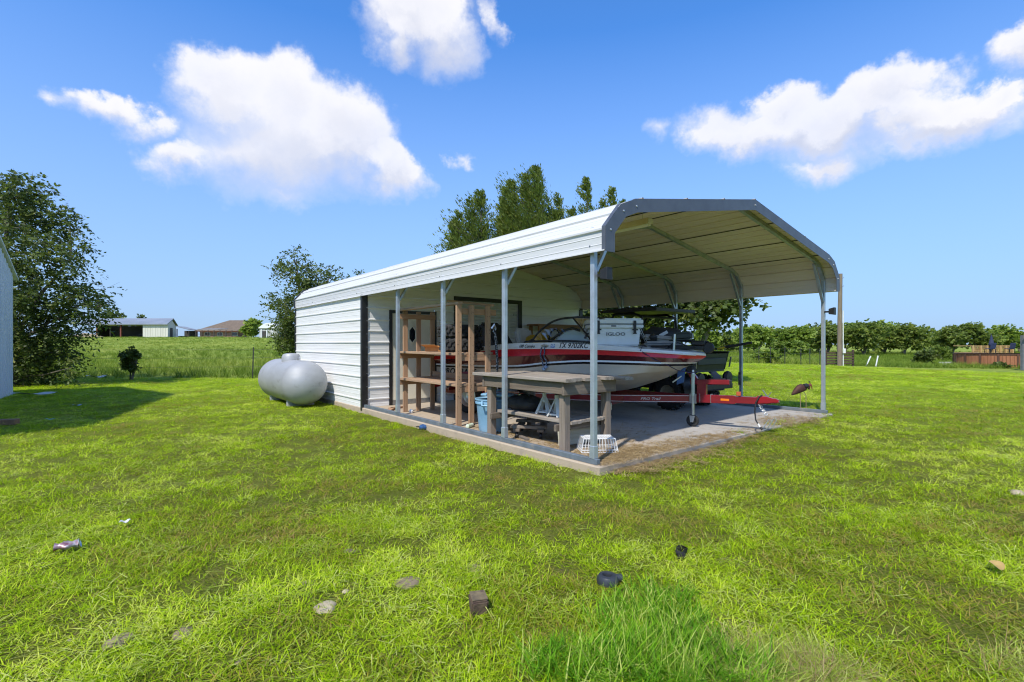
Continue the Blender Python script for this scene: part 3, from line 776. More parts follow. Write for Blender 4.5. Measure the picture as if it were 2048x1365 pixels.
for i in range(6):
    a, b = hexa[i], hexa[(i+1) % 6]; mb.bar((a[0], V1-.02, a[1]), (b[0], V1-.02, b[1]), .02, .022, up=(0, 1, 0))
mb.build('window_frame', M_DOOR, d)
MB().lathe([(.012, 0), (.012, .03), (.028, .04), (.03, .06), (.015, .07)], 14, Matrix.Translation((DOOR[1]-.10, V1-.012, .98)) @ Matrix.Rotation(R(90), 4, 'X')).build('door_handle', M_ALU, d, smooth=True)
# roll-up door
rd = bpy.data.objects.new('roll_up_door', None); COL.objects.link(rd); rd.parent = CP; rd.empty_display_size = .1
mb = MB(); mb.b2(ROLL[0]-.02, ROLL[0]+.09, V1-.025, V1-.002, .003, ROLL[2]+.06).b2(ROLL[1]-.09, ROLL[1]+.02, V1-.025, V1-.002, .003, ROLL[2]+.06).b2(ROLL[0]+.0905, ROLL[1]-.0905, V1-.025, V1-.002, ROLL[2]-.035, ROLL[2]+.06)
mb.build('door_frame', M_BLACKTRIM, rd, bevel=.003)
SL = .072
sec = [(.0, 0), (.011, .012), (.013, .036), (.011, .060), (.0, SL)]
ms = MB().add([(ROLL[0]+.09, V1+.03-o, z) for o, z in sec]+[(ROLL[1]-.09, V1+.03-o, z) for o, z in sec], [(i, i+1, 6+i, 5+i) for i in range(4)]).mesh('slat', pmat('grey_white_roller_slat', (.56, .56, .54), (.47, .46, .43), 3, .45), fix=False)
for k in range(31): link('slat', ms, rd, (0, 0, .004+k*SL))
MB().b2(ROLL[1]-.24, ROLL[1]-.12, V1-.004, V1+.012, 1.93, 1.99).build('latch', M_ALU, rd, bevel=.003)

# strip light hung under the ridge, flood lights on the posts
t = cthing('strip_light', 'cream strip light fixture hung under the carport roof', 'light', 1.35, .9, 2.78)
mb = MB().b2(-.055, .055, -.62, .62, -.02, .05); mb.build('housing', pmat('cream_enamel', (.70, .62, .44), (.6, .5, .33), 6, .5), t, bevel=.01, seg=2)
for s in (-.03, .03): MB().tube([(s, -.59, -.028), (s, .59, -.028)], .013, 8).build('tube', pmat('fluorescent_tube', (.8, .8, .76), rough=.3), t, smooth=True)
for s in (-.5, .5): MB().tube([(0, s, .05), (0, s, roof_z(1.35)-2.78-.03)], .003, 4).build('hanger', M_ALU, t)
for (uu, vv, zz, rz, lab) in ((.06, .0, 1.97, 0, 'small black flood light on the bench corner post'), (6.12, -.02, 1.83, 0, 'small black flood light on the corner post beside the metal bird')):
    t = cthing('flood_light', lab, 'light', uu, vv, zz, 0, None)
    MB().b2(-.012, .012, -.06, .02, -.015, .015).build('bracket', M_DARK, t)
    MB().prism([(-.15, -.06), (-.06, -.045), (-.06, .05), (-.15, .075)], 'x', -.05, .05).build('lamp_head', M_DARK, t, bevel=.006)
    MB().lathe([(.016, 0), (.018, .03), (.008, .036)], 10, Matrix.Translation((.055, -.10, -.03)) @ Matrix.Rotation(R(90), 4, 'Y')).build('sensor', pmat('sensor_white', (.7, .7, .7), rough=.3), t, smooth=True)

# ------------------------------------------------------------------ neighbour's white building at the left edge
M_NB = pmat('white_ribbed_siding', (.62, .66, .70), (.55, .59, .63), 1.5, .5, stretch=(3, 3, .3))
FC = at_ground(26, 789); wd = Vector((.58, -.815, 0)).normalized(); od = Vector((-wd.y, wd.x, 0)); od = od if od.x < 0 else -od
nb = thing('metal_building', "neighbour's white ribbed metal building with an overhanging gable roof", 'building', FC, math.atan2(wd.y, wd.x))
M_NBROOF = pmat('white_roof_steel', (.66, .67, .68), (.55, .56, .57), 2, .5)
sy = 1 if Vector((-wd.y, wd.x, 0)).dot(od) > 0 else -1      # local +x along the gable wall toward the yard, local sy*y into the building
WB, EA, RZ = 9.0, 3.15, 5.0
def ztop(x): return EA+(RZ-EA)*(1-abs(x-WB/2)/(WB/2))
mb = MB(); x = 0.0; rib = .02
while x < WB-.01:
    for (a, b, o) in ((x, x+.19, 0), (x+.19, x+.2, None), (x+.2, x+.22, rib), (x+.22, x+.23, None)):
        o0 = 0 if (o == 0 or o is None and a < x+.2) else rib
        o1 = o if o is not None else (rib if a < x+.2 else 0)
        mb.add([(a, -sy*o0, -.15), (b, -sy*o1, -.15), (b, -sy*o1, ztop(b)), (a, -sy*o0, ztop(a))], [(0, 1, 2, 3)])
    x += .23
mb.build('gable_wall', M_NB, nb, fix=False)
mb = MB(); mb.add([(0, 0, -.15), (0, sy*8, -.15), (0, sy*8, EA), (0, 0, EA)], [(0, 1, 2, 3)]).add([(WB, 0, -.15), (WB, sy*8, -.15), (WB, sy*8, EA), (WB, 0, EA)], [(0, 1, 2, 3)]); mb.build('side_wall', M_NB, nb, fix=False)
sl_ = (RZ-EA)/(WB/2)
for s in (0, 1):
    xa = -.28 if s == 0 else WB+.28; za = EA-.28*sl_
    mb = MB(); mb.add([(xa, -sy*.07, za+.05), (WB/2, -sy*.07, RZ+.05), (WB/2, sy*8.3, RZ+.05), (xa, sy*8.3, za+.05), (xa, -sy*.07, za+.10), (WB/2, -sy*.07, RZ+.10), (WB/2, sy*8.3, RZ+.10), (xa, sy*8.3, za+.10)],
             [(0, 1, 2, 3), (4, 7, 6, 5), (0, 4, 5, 1), (0, 3, 7, 4), (3, 2, 6, 7), (1, 5, 6, 2)]); mb.build('roof_slope', M_NBROOF, nb)

# ------------------------------------------------------------------ far farm buildings on the rise
M_FARW = pmat('cream_barn_steel', (.62, .60, .52), (.54, .52, .44), 1.0, .6, stretch=(1, 1, .1))
M_FARR = pmat('grey_galvanised_roof', (.30, .32, .35), (.24, .26, .28), .4, .5, .3)
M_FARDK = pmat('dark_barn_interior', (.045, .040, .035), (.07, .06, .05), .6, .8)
M_RUSTR = pmat('red_oxide_steel', (.20, .055, .035), (.13, .04, .03), 1, .7)
Zb = 100.0
def fx(px, Z): return (px-CX)/F*Z
base_z = H+(HY-677)/F*Zb-.15
bt = H+(HY-650)/F*Zb-base_z; rt = H+(HY-639.5)/F*104-base_z
barn = thing('open_barn', 'long open fronted metal barn with a cream walled end on the rise', 'barn', (0, Zb, base_z))
A0, A1, AM = fx(160, 100), fx(333, 100), fx(286, 100)           # front eave line
def ends(y): return (fx(160, 100)-.05*y, A1-(A1-fx(352, 107.5))*y/7.5)
MB().add([(ends(7.5)[0], 7.5, -.4), (ends(7.5)[1], 7.5, -.4), (ends(7.5)[1], 7.5, bt), (ends(7.5)[0], 7.5, bt)], [(0, 1, 2, 3)]).build('back_wall', M_FARDK, barn, fix=False)
MB().add([(A0, 4.0, -.4), (A0, 7.4, -.4), (A0, 7.4, bt), (A0, 4.0, bt)], [(0, 1, 2, 3)]).build('end_wall', M_FARDK, barn, fix=False)
mb = MB(); x = AM
while x < A1-.05: mb.b2(x, x+.42, -.06, .0, -.4, bt).b2(x+.42, x+.5, -.10, .0, -.4, bt); x += .5
mb.b2(AM, A1, .001, .12, -.4, bt); mb.build('cream_wall', M_FARW, barn)
GR = ends(4.0)[1]
MB().add([(A1, 0, -.4), (GR, 4.0, -.4), (ends(7.5)[1], 7.5, -.4), (ends(7.5)[1], 7.5, bt), (GR, 4.0, rt), (A1, 0, bt)], [tuple(range(6))]).build('gable_wall', M_FARW, barn, fix=False)
d0, d1 = Vector((ends(2.6)[1]+.06, 2.6, 0)), Vector((ends(4.6)[1]+.06, 4.6, 0))
MB().add([(d0.x, d0.y, -.4), (d1.x, d1.y, -.4), (d1.x, d1.y, 2.3), (d0.x, d0.y, 2.3)], [(0, 1, 2, 3)]).build('doorway', M_FARDK, barn, fix=False)
MB().add([(A0-.4, -.5, bt), (A1+.5, -.5, bt), (GR+.4, 4.0, rt+.05), (A0-.6, 4.0, rt+.05), (A0-.4, -.5, bt+.18), (A1+.5, -.5, bt+.18), (GR+.4, 4.0, rt+.25), (A0-.6, 4.0, rt+.25)],
         [(0, 1, 2, 3), (4, 7, 6, 5), (0, 4, 5, 1), (1, 5, 6, 2), (2, 6, 7, 3), (3, 7, 4, 0)]).build('roof', M_FARR, barn)
MB().add([(A0-.6, 4.0, rt+.22), (GR+.4, 4.0, rt+.22), (ends(7.9)[1]+.4, 7.9, bt+.05), (A0-.6, 7.9, bt+.05)], [(0, 1, 2, 3)]).build('roof', M_FARR, barn, fix=False)
for px in (193, 241):
    x = fx(px, Zb); MB().b2(x-.12, x+.12, .0, .24, -.4, bt).build('post', M_RUSTR, barn)
# bales and a dark implement standing inside the barn
tr = thing('farm_tractor', 'dark farm tractor parked inside the open barn', 'tractor', ((270-CX)/F*Zb, Zb+3, base_z))
MB().b2(-1.2, .6, -.5, .5, .5, 1.1).b2(-.2, .9, -.6, .6, 1.1, 1.25).build('body', M_FARDK, tr, bevel=.1)
MB().b2(.1, .9, -.5, .5, 1.25, 1.9).build('cab', M_FARDK, tr, bevel=.1)
for (x, r) in ((-.9, .45), (.6, .7)):
    for s in (-.7, .7): MB().lathe([(r*.5, -.15), (r, -.12), (r, .12), (r*.5, .15)], 16, Matrix.Translation((x, s, r)) @ Matrix.Rotation(R(90), 4, 'X')).build('wheel', M_RUBBER, tr, smooth=True)
mound = MB(); rows = []
for i in range(9):
    row = []
    for j in range(17):
        a = 2*math.pi*j/16; rr = i/8
        row.append((math.cos(a)*rr*4.2, math.sin(a)*rr*2.0, .95*(1-rr**1.6)*(1+.25*mnoise.noise(Vector((rr*3, a*2, 1))))-.25))
    rows.append(row)
m_ = mound.grid(rows).build('dirt_mound', pmat('pale_dirt', (.36, .27, .17), (.24, .19, .11), .8, .95, bump=.5, bscale=3), None, smooth=True, fix=False)
m_.location = on_ground(170, 92); tag(m_, 'pale heap of bare dirt in front of the barn', 'mound')
# lean-to beside the barn
lt = thing('lean_to', 'small open lean-to shed with a grey roof beside the barn', 'shed', (0, Zb+3, base_z))
Zl = Zb+9
lt.location.y = Zl
xa, xb = fx(352, Zl), fx(377, Zl)
MB().add([(xa, 0, 2.75), (xb+.3, 0, 2.0), (xb-.3, 4, 2.0), (xa-.6, 4, 2.75), (xa, 0, 2.9), (xb+.3, 0, 2.15), (xb-.3, 4, 2.15), (xa-.6, 4, 2.9)], [(0, 1, 2, 3), (4, 7, 6, 5), (0, 4, 5, 1), (1, 5, 6, 2), (2, 6, 7, 3), (3, 7, 4, 0)]).build('roof', M_FARR, lt)
MB().add([(xa-.6, 3.7, -.3), (xb-.3, 3.7, -.3), (xb-.3, 3.7, 1.95), (xa-.6, 3.7, 1.95)], [(0, 1, 2, 3)]).build('back_wall', M_FARDK, lt, fix=False)
for x in (xa+.1, xb): MB().b2(x-.08, x+.08, .1, .26, -.3, 2.3 if x < xa+1 else 1.9).build('post', M_FARDK, lt)
MB().b2(xa+.2, xb-.1, .4, .5, .5, .75).build('rail', M_FARDK, lt)
# brown roofed brick house
Zh = 108.0; hz = H+(HY-676)/F*Zh-.2
def hx(px): return (px-CX)/F*Zh
hz_e = H+(HY-662)/F*Zh-hz; hz_r = H+(HY-639)/F*Zh-hz
hs = thing('brick_house', 'low brick house with a brown hipped roof behind pens', 'house', (0, Zh, hz))
MB().b2(hx(400), hx(510)-4.0, 0, 5, -.4, hz_e).build('wall', pmat('pink_brick', (.36, .20, .15), (.28, .15, .11), 3, .9), hs)
x0, x1 = hx(392), hx(518)
mb = MB().add([(x0, -.8, hz_e-.05), (x1, -.8, hz_e-.05), ((510-CX)/F*(Zh+9.8), 9.8, hz_e-.05), (x0-4, 9.8, hz_e-.05), ((459-CX)/F*(Zh+4.5), 4.5, hz_r), ((487-CX)/F*(Zh+4.5), 4.5, hz_r)], [(0, 1, 5, 4), (1, 2, 5), (2, 3, 4, 5), (3, 0, 4), (0, 3, 2, 1)])
mb.build('roof', pmat('brown_shingles', (.17, .125, .085), (.13, .095, .065), 2, .9), hs)
for px in (415, 440, 470):
    w_ = MB().b2(hx(px)-.6, hx(px)+.6, -.05, -.002, .6, 1.35).build('window', M_FARW, hs); MB().b2(hx(px)-.5, hx(px)+.5, -.08, -.052, .68, 1.28).build('pane', M_GLASSDK, w_)
# pens in front of the house
pn = thing('cattle_pen', 'low cattle pen of pipe rails before the brick house', 'pen', (0, Zh-8, hz))
def qx(px): return (px-CX)/F*(Zh-8)
for px in range(392, 512, 12): MB().b2(qx(px)-.06, qx(px)+.06, -.06, .06, -.3, 1.35+(.25 if px % 24 else 0)).build('post', M_FARDK if px % 36 else M_RUSTR, pn)
for z in (.35, .8, 1.25): MB().b2(qx(391), qx(505), -.03, .03, z, z+.08).build('rail', M_RUSTR if z > 1 else M_FARDK, pn)
MB().add([(qx(392), .3, 1.75), (qx(434), .3, 1.75), (qx(434), 4, 1.95), (qx(392), 4, 1.95), (qx(392), .3, 1.85), (qx(434), .3, 1.85), (qx(434), 4, 2.05), (qx(392), 4, 2.05)], [(0, 1, 2, 3), (4, 7, 6, 5), (0, 4, 5, 1), (1, 5, 6, 2), (2, 6, 7, 3), (3, 7, 4, 0)]).build('roof', M_FARR, pn)
# little white shed
Zs = 84.0; sz = H+(HY-677)/F*Zs-.2
def sx_(px): return (px-CX)/F*Zs
ws = thing('white_shed', 'little white arched roof shed near the elm tree', 'shed', (0, Zs, sz))
mb = MB(); arc = [(sx_(518)-.1+(sx_(556)-sx_(518)+.2)*q/8, (H+(HY-657)/F*Zs-sz)+.9*math.sin(math.pi*q/8)) for q in range(9)]
mb.prism(arc, 'y', -.2, 5); mb.build('roof', pmat('white_roof', (.72, .72, .70), rough=.6), ws)
MB().b2(sx_(519), sx_(555), 0, 4.8, -.3, H+(HY-657)/F*Zs-sz).build('wall', pmat('shed_grey_wall', (.50, .49, .46), (.4, .39, .36), 1, .7), ws)
for px in (523, 534, 545): MB().b2(sx_(px)-.08, sx_(px)+.08, -.1, -.002, -.3, 1.7).build('post', pmat('white_post', (.7, .7, .68), rough=.6), ws)
MB().b2(sx_(525), sx_(532), -.06, -.003, -.3, 1.4).build('door', M_FARDK, ws)

# ------------------------------------------------------------------ fences
M_TPOST = pmat('dark_steel_post', (.022, .026, .022), (.05, .05, .045), 8, .6)
M_WIRE = pmat('fence_wire', (.12, .11, .10), rough=.5, metal=.6)
def t_post(px, Z, h, label, tilt=0.0, group='steel fence posts along the field'):
    o = MB().b2(-.022, .022, -.005, .005, -.1, h).b2(-.005, .005, .005, .04, -.1, h).build('fence_post', M_TPOST)
    o.location = on_ground(px, Z); o.rotation_euler = (0, tilt, .4); return tag(o, label, 'fence post', group)
t_post(505, 19.8, 1.22, 'lone thin dark steel fence post in the grass near the propane tank', .03)
t_post(260, 19.0, 1.25, 'dark steel fence post wrapped in a vine bush', .05)
t_post(100, 18.4, 1.2, 'dark steel fence post under the shade tree')
for px in (1450, 1484, 1518, 1541, 1570, 1602, 1620, 1640):
    t_post(px, 37.0, 1.25, 'thin dark steel post of the field fence behind the carport', 0.0)
def wire(pts, r, label):
    o = MB().tube(pts, r, 4).build('fence_wire', M_WIRE); return tag(o, label, 'wire', 'fence wires')
for z in (.45, .80, 1.12):
    p = [on_ground(px, Z, z) for px, Z in ((100, 18.4), (260, 19.0), (505, 19.8), (640, 20.3))]
    wire(p, .0035, 'thin slack wire of the fence along the rising field')
    p = [on_ground(px, 37.0, z) for px in (1440, 1484, 1518, 1541, 1570, 1602, 1640, 1668)]
    wire(p, .006, 'thin wire of the field fence behind the carport')
M_GREYWOOD = pmat('weathered_pole_wood', (.235, .185, .130), (.15, .115, .08), 5, .9, stretch=(6, 6, .4), bump=.5, bscale=20)
up = thing('utility_pole', 'weathered wooden utility pole with a white conduit beside the carport', 'utility pole', on_ground(1679, 37.5))
topz = at_depth(1681, 548, 37.5).z-up.location.z
MB().tube([(0, 0, -.2), (.02, 0, topz*.5), (.08, 0, topz)], [.165, .15, .125], 12).build('pole', M_GREYWOOD, up, smooth=True)
M_PVC = pmat('white_pvc', (.75, .75, .73), (.66, .66, .62), 3, .45)
MB().tube([(.21, -.10, 0), (.20, -.10, topz*.6)], .035, 8).build('conduit', M_PVC, up, smooth=True)
MB().b2(.13, .31, -.26, -.14, .95, 1.3).build('meter_box', M_PVC, up, bevel=.02)
for z in (topz*.86, topz*.95): MB().tube([(.12, 0, z), (.30, 0, z+.03), (.32, 0, z+.1)], .015, 6).build('step_bolt', M_ALU, up)
gt = thing('pipe_gate', 'dark brown pipe gate panels at the foot of the utility pole', 'gate', on_ground(1679, 38.5))
M_BRN = pmat('dark_brown_wood', (.055, .035, .022), (.09, .06, .035), 3, .85, stretch=(.5, .5, 3))
for k in range(5): MB().b2(-1.0, 1.1, -.02, .02, .12+k*.2, .24+k*.2).build('board', M_BRN, gt)
for x in (-1.0, 0, 1.08): MB().b2(x-.06, x+.06, .022, .12, -.1, 1.22).build('post', M_BRN, gt)
for k, (px, tl, lab) in enumerate(((1735, 25, 'longer white pipe leaning in the weeds by the fence'), (1755, 12, 'shorter upright white pipe leaning in the weeds by the fence'))):
    o = MB().tube([(0, 0, -.1), (math.sin(R(tl))*1.1, 0, math.cos(R(tl))*1.0)], .055, 10).build('white_pipe', M_PVC, smooth=True)
    o.location = on_ground(px-4, 45); tag(o, lab, 'pipe', 'white pipes in the weeds')
o = MB().lathe([(.62, 0), (.60, .16), (.48, .36), (.28, .47), (.02, .50)], 20).build('green_dome', pmat('pale_green_plastic', (.42, .50, .42), (.33, .40, .33), 2, .5), smooth=True); o.location = on_ground(1838, 53); tag(o, 'pale green plastic dome lid on the lawn edge', 'dome')
o = MB().b2(-.85, .85, -.3, .3, -.1, .36).b2(-.80, .80, -.25, .25, .361, .365).build('white_planter', M_PVC, bevel=.02); o.location = on_ground(1898, 54); tag(o, 'low white rectangular planter beside the pool', 'planter')

# ------------------------------------------------------------------ pool with deck
Zp = 50.0; pc = on_ground(2008, Zp); pr3 = 76/F*Zp
pool = thing('swimming_pool', 'round above ground pool with orange brown plank walls', 'pool', pc)
M_POOLW = pmat('orange_brown_plank', (.36, .15, .065), (.27, .105, .045), 3, .7, stretch=(4, 4, .3))
M_POOLD = pmat('dark_brown_post', (.10, .045, .025), rough=.6)
NP = 18; segm = []
for k in range(NP):
    a0 = 2*math.pi*k/NP; a1 = 2*math.pi*(k+1)/NP
    mb = MB(); n = 5
    for q in range(n):
        b0_, b1_ = a0+(a1-a0)*(q+.04)/n, a0+(a1-a0)*(q+.96)/n
        r0 = pr3; r1 = pr3-.04
        mb.add([(math.cos(b)*r, math.sin(b)*r, z) for z in (-.1, 1.28) for b, r in ((b0_, r0), (b1_, r0), (b1_, r1), (b0_, r1))], [(0, 1, 5, 4), (1, 2, 6, 5), (2, 3, 7, 6), (3, 0, 4, 7), (4, 5, 6, 7)])
    mb.build('wall_panel', M_POOLW, pool)
    MB().box((math.cos(a0)*(pr3+.03), math.sin(a0)*(pr3+.03), .62), (.10, .16, 1.40), Matrix.Rotation(a0, 3, 'Z')).build('upright', M_POOLD, pool, bevel=.01)
MB().lathe([(pr3-.14, 1.27), (pr3+.08, 1.27), (pr3+.08, 1.33), (pr3-.14, 1.33)], 54, cap=False).build('top_rail', M_POOLD, pool)
MB().lathe([(.01, 1.12), (pr3-.06, 1.12)], 54, cap=False).build('water', pmat('pool_water', (.05, .22, .28), rough=.05), pool)
dk = thing('pool_deck', 'raised timber deck with pale wooden railings behind the pool', 'deck', pc+Vector((0, 1.9, 0)))
M_PINE = pmat('pale_yellow_pine', (.50, .33, .13), (.41, .26, .10), 4, .7, stretch=(1, 1, 4))
def dx_(px): return (px-CX)/F*54.0-pc.x
for q in range(9): MB().b2(dx_(1945), dx_(2028), 2.2+q*.24, 2.2+q*.24+.225, 1.30, 1.345).build('deck_board', M_PINE, dk)
for px in (1946, 1962, 1975, 1988, 2001, 2012, 2026): MB().b2(dx_(px)-.07, dx_(px)+.07, 2.06, 2.19, -.1, 2.12).build('post', M_PINE, dk)
for z in (1.46, 2.0): MB().b2(dx_(1946), dx_(2026), 2.19, 2.24, z, z+.09).build('rail', M_PINE, dk)
for q in range(34):
    x = dx_(1947)+(dx_(2025)-dx_(1947))*q/33; MB().b2(x-.025, x+.025, 2.241, 2.28, 1.40, 2.02).build('baluster', M_PINE, dk)
for px in (1945, 2027): 
    MB().b2(dx_(px)-.05, dx_(px)+.05, 2.25, 4.4, 2.02, 2.11).build('rail', M_PINE, dk)
M_NAVY = pmat('navy_fabric', (.020, .028, .065), (.03, .04, .085), 6, .85)
for px, lab in ((1966, 'navy deck chair on the pool deck beneath the closed parasol'), (2004, 'navy deck chair on the pool deck at the house side')):
    t = thing('deck_chair', lab, 'chair', pc+Vector((dx_(px), 3.2, 1.345)), 0, 'navy deck chairs')
    MB().b2(-.27, .27, -.3, .3, .38, .46).build('seat', M_NAVY, t, bevel=.02); MB().box((0, -.36, .72), (.55, .08, .62), Matrix.Rotation(R(12), 3, 'X')).build('backrest', M_NAVY, t, bevel=.02)
    for sx in (-.3, .3):
        for sy2 in (-.28, .28): MB().b2(sx-.025, sx+.025, sy2-.025, sy2+.025, 0, .38).build('leg', M_DARK, t)
t = thing('parasol', 'closed navy parasol standing on the pool deck', 'parasol', pc+Vector((dx_(1981), 3.9, 1.345)))
MB().tube([(0, 0, 0), (0, 0, 2.0)], .03, 8).build('pole', M_DARK, t); MB().lathe([(.05, 1.85), (.20, 1.1), (.26, .85), (.20, .72)], 10).lathe([(.02, 1.95), (.05, 1.85)], 10).build('canopy', M_NAVY, t, smooth=True)
# corner of a grey house beyond the pool
Zq = 42.0; gh = thing('grey_house', 'grey house corner post under a dark eave at the yard edge', 'house', on_ground(2046, Zq))
gz0 = at_depth(2040, 722, Zq).z-gh.location.z; gz1 = at_depth(2040, 671, Zq).z-gh.location.z
MB().b2(-.13, .10, -.1, .1, gz0-.8, gz1).build('porch_post', pmat('grey_paint', (.16, .16, .17), (.12, .12, .13), 3, .6), gh)
MB().b2(7.0, 12, -.2, 6, gz0-.8, gz1).build('wall', pmat('grey_brick', (.25, .23, .22), (.19, .17, .16), 4, .8), gh)
MB().add([(-.45, -.6, gz1), (13, -.6, gz1), (13, 3, gz1+1.0), (5.0, 3, gz1+1.0), (-.45, -.6, gz1+.18), (13, -.6, gz1+.18), (13, 3, gz1+1.2), (5.0, 3, gz1+1.2)], [(0, 1, 2, 3), (4, 7, 6, 5), (0, 4, 5, 1), (1, 5, 6, 2), (2, 6, 7, 3), (3, 7, 4, 0)]).build('roof', M_TRIM, gh)
# ------------------------------------------------------------------ boat and trailer: x forward from the coupler, y to port, s = metres aft of the coupler
BA = R(-37.0); BC = Vector((3.69, 7.06, 0))
M_GELW = pmat('white_gelcoat', (.78, .78, .76), (.70, .69, .66), 3, .22, coat=.3)
M_GELC = pmat('cream_gelcoat', (.62, .57, .48), (.53, .48, .40), 2.0, .30, coat=.2)
M_RED = pmat('red_metalflake', (.66, .020, .030), (.54, .016, .024), 30, .30, coat=.25, detail=2)
M_MAROON = pmat('maroon_gelcoat', (.085, .006, .009), (.06, .005, .007), 4, .2, coat=.5)
M_BLACKP = pmat('gloss_black_paint', (.010, .010, .011), rough=.25)
M_CARPET = pmat('grey_boat_carpet', (.16, .155, .15), (.11, .105, .10), 40, .95)
M_TRLR = pmat('red_trailer_paint', (.24, .008, .018), (.17, .008, .013), 2.5, .32, c3=(.12, .012, .012), s3=12, lo3=.60, hi3=.78, coat=.3)
M_CHROME = pmat('zinc_plated_tube', (.66, .67, .66), (.55, .56, .54), 8, .3, .75)
def hermite(xs, ys):
    xs = np.array(xs, float); ys = np.array(ys, float)
    m = np.zeros_like(ys); dl = np.diff(ys)/np.diff(xs)
    m[1:-1] = np.where(dl[1:]*dl[:-1] > 0, 2*dl[1:]*dl[:-1]/np.where(dl[1:]+dl[:-1] == 0, 1, dl[1:]+dl[:-1]), 0); m[0] = dl[0]; m[-1] = dl[-1]
    def f(x):
        x = min(max(x, xs[0]), xs[-1]); i = min(int(np.searchsorted(xs, x, 'right'))-1, len(xs)-2); h = xs[i+1]-xs[i]; t = (x-xs[i])/h
        return float((2*t**3-3*t*t+1)*ys[i]+(t**3-2*t*t+t)*h*m[i]+(-2*t**3+3*t*t)*ys[i+1]+(t**3-t*t)*h*m[i+1])
    return f
S_ = [.94, 1.10, 1.30, 1.75, 2.35, 3.0, 3.7, 4.6, 5.65]
f_bg = hermite(S_, [.04, .40, .64, .94, 1.10, 1.15, 1.16, 1.14, 1.08])
f_zg = hermite(S_, [1.105, 1.135, 1.155, 1.195, 1.245, 1.275, 1.265, 1.19, 1.10])
f_zr = hermite(S_, [1.075, 1.095, 1.117, 1.148, 1.173, 1.180, 1.174, 1.12, 1.03])
f_zp = hermite(S_, [.955, .962, .970, .990, .995, .96, .888, .865, .865])
f_zc = hermite(S_, [.84, .84, .84, .80, .72, .66, .62, .59, .58])
f_zk = hermite(S_+[6], [1.06, .955, .838, .640, .470, .42, .40, .40, .40, .40])
def section(s):
    bg, zg, zr, zp, zc, zk = f_bg(s), f_zg(s), f_zr(s), f_zp(s), f_zc(s), f_zk(s)
    zm = zr*.56+zp*.44
    bp = bg*.955; bc = bg*.90
    pts = [(bg-.10 if bg > .15 else bg*.3, zg+.004), (bg-.03, zg), (bg-.012, zr+.012), (bg-.002, zr), (bg+.034, zm), (bp+.012, zp+.014), (bp+.016, zp-.012), (bp-.004, zp-.045), (bc+.015, zc+.012), (bc, zc),
           (bc*.70, zc*.62+zk*.38), (bc*.70-.012, zc*.62+zk*.38-.016), (bc*.40, zc*.32+zk*.68), (bc*.40-.012, zc*.32+zk*.68-.014), (0, zk)]
    out = []
    for t, z in pts:
        if z <= zk+1e-4: out.append((0.0, zk))
        else: out.append((max(0, t)*min(1, ((z-zk)/.16))**.55, z))
    return out
BANDS = [0, 0, 0, 1, 2, 0, 3, 4, 4, 4, 4, 4, 4, 4]
boat = thing('motor_boat', 'red and white speed boat with cream bottom sitting on the trailer', 'boat', BC, BA)
st = list(np.concatenate([np.linspace(.94, 1.5, 15), np.linspace(1.55, 5.65, 34)]))
mb = MB()
for side in (-1, 1):
    secs = [[(-s, side*t, z) for t, z in section(s)] for s in st]; n = len(secs[0])
    vs = [p for q in secs for p in q]
    base = len(mb.v); mb.v += vs
    for i in range(len(secs)-1):
        for j in range(n-1):
            mb.f.append((base+i*n+j, base+i*n+j+1, base+(i+1)*n+j+1, base+(i+1)*n+j)); mb.m.append(BANDS[j])
sec = section(5.65); mb.mat(4).add([(-5.65, t, z) for t, z in sec]+[(-5.65, -t, z) for t, z in reversed(sec)], [tuple(range(2*len(sec)))])
hull = mb.build('hull', [M_GELW, M_RED, M_MAROON, M_BLACKP, M_GELC], boat, smooth=32)
def hull_pt(s, z, off=.004):
    sc = section(s)
    for (t0, z0), (t1, z1) in zip(sc[:-1], sc[1:]):
        if z1 <= z <= z0 and z0 > z1: return (-s, -(t0+(t1-t0)*(z0-z)/(z0-z1))-off, z)
    return (-s, -sc[1][0]-off, z)
def hull_text(body, size, s0, z0, mat, nm, dirs=-1, shear=.25, bold=.0, sx=1.0, rise=0.0):
    vs, fs = text_mesh(body, size, shear, bold, sx)
    V = [hull_pt(s0+dirs*x, z0+y+rise*x) for x, y in vs]
    return MB().add(V, fs).build(nm, mat, boat, fix=False)
M_DECAL = pmat('black_decal', (.012, .011, .012), rough=.35)
# on the near side the bow points right, so words run toward the bow
hull_text('TX 9702KC', .122, 2.86, 1.190, M_DECAL, 'registration_number', -1, .18, .0022, .82)
hull_text('180 Combo', .068, 3.62, 1.196, M_DECAL, 'model_lettering', -1, .35, .0015, .95)
hull_text('PROCRAFT', .150, 5.50, .70, M_DECAL, 'maker_lettering', -1, .35, .004, 1.15)
mb = MB().add([hull_pt(3.00, 1.190), hull_pt(2.92, 1.190), hull_pt(2.92, 1.255), hull_pt(3.00, 1.255)], [(0, 1, 2, 3)]); mb.build('validation_sticker', pmat('blue_white_sticker', (.55, .62, .72), (.05, .12, .35), 60, .4, lo=.45, hi=.55), hull, fix=False)
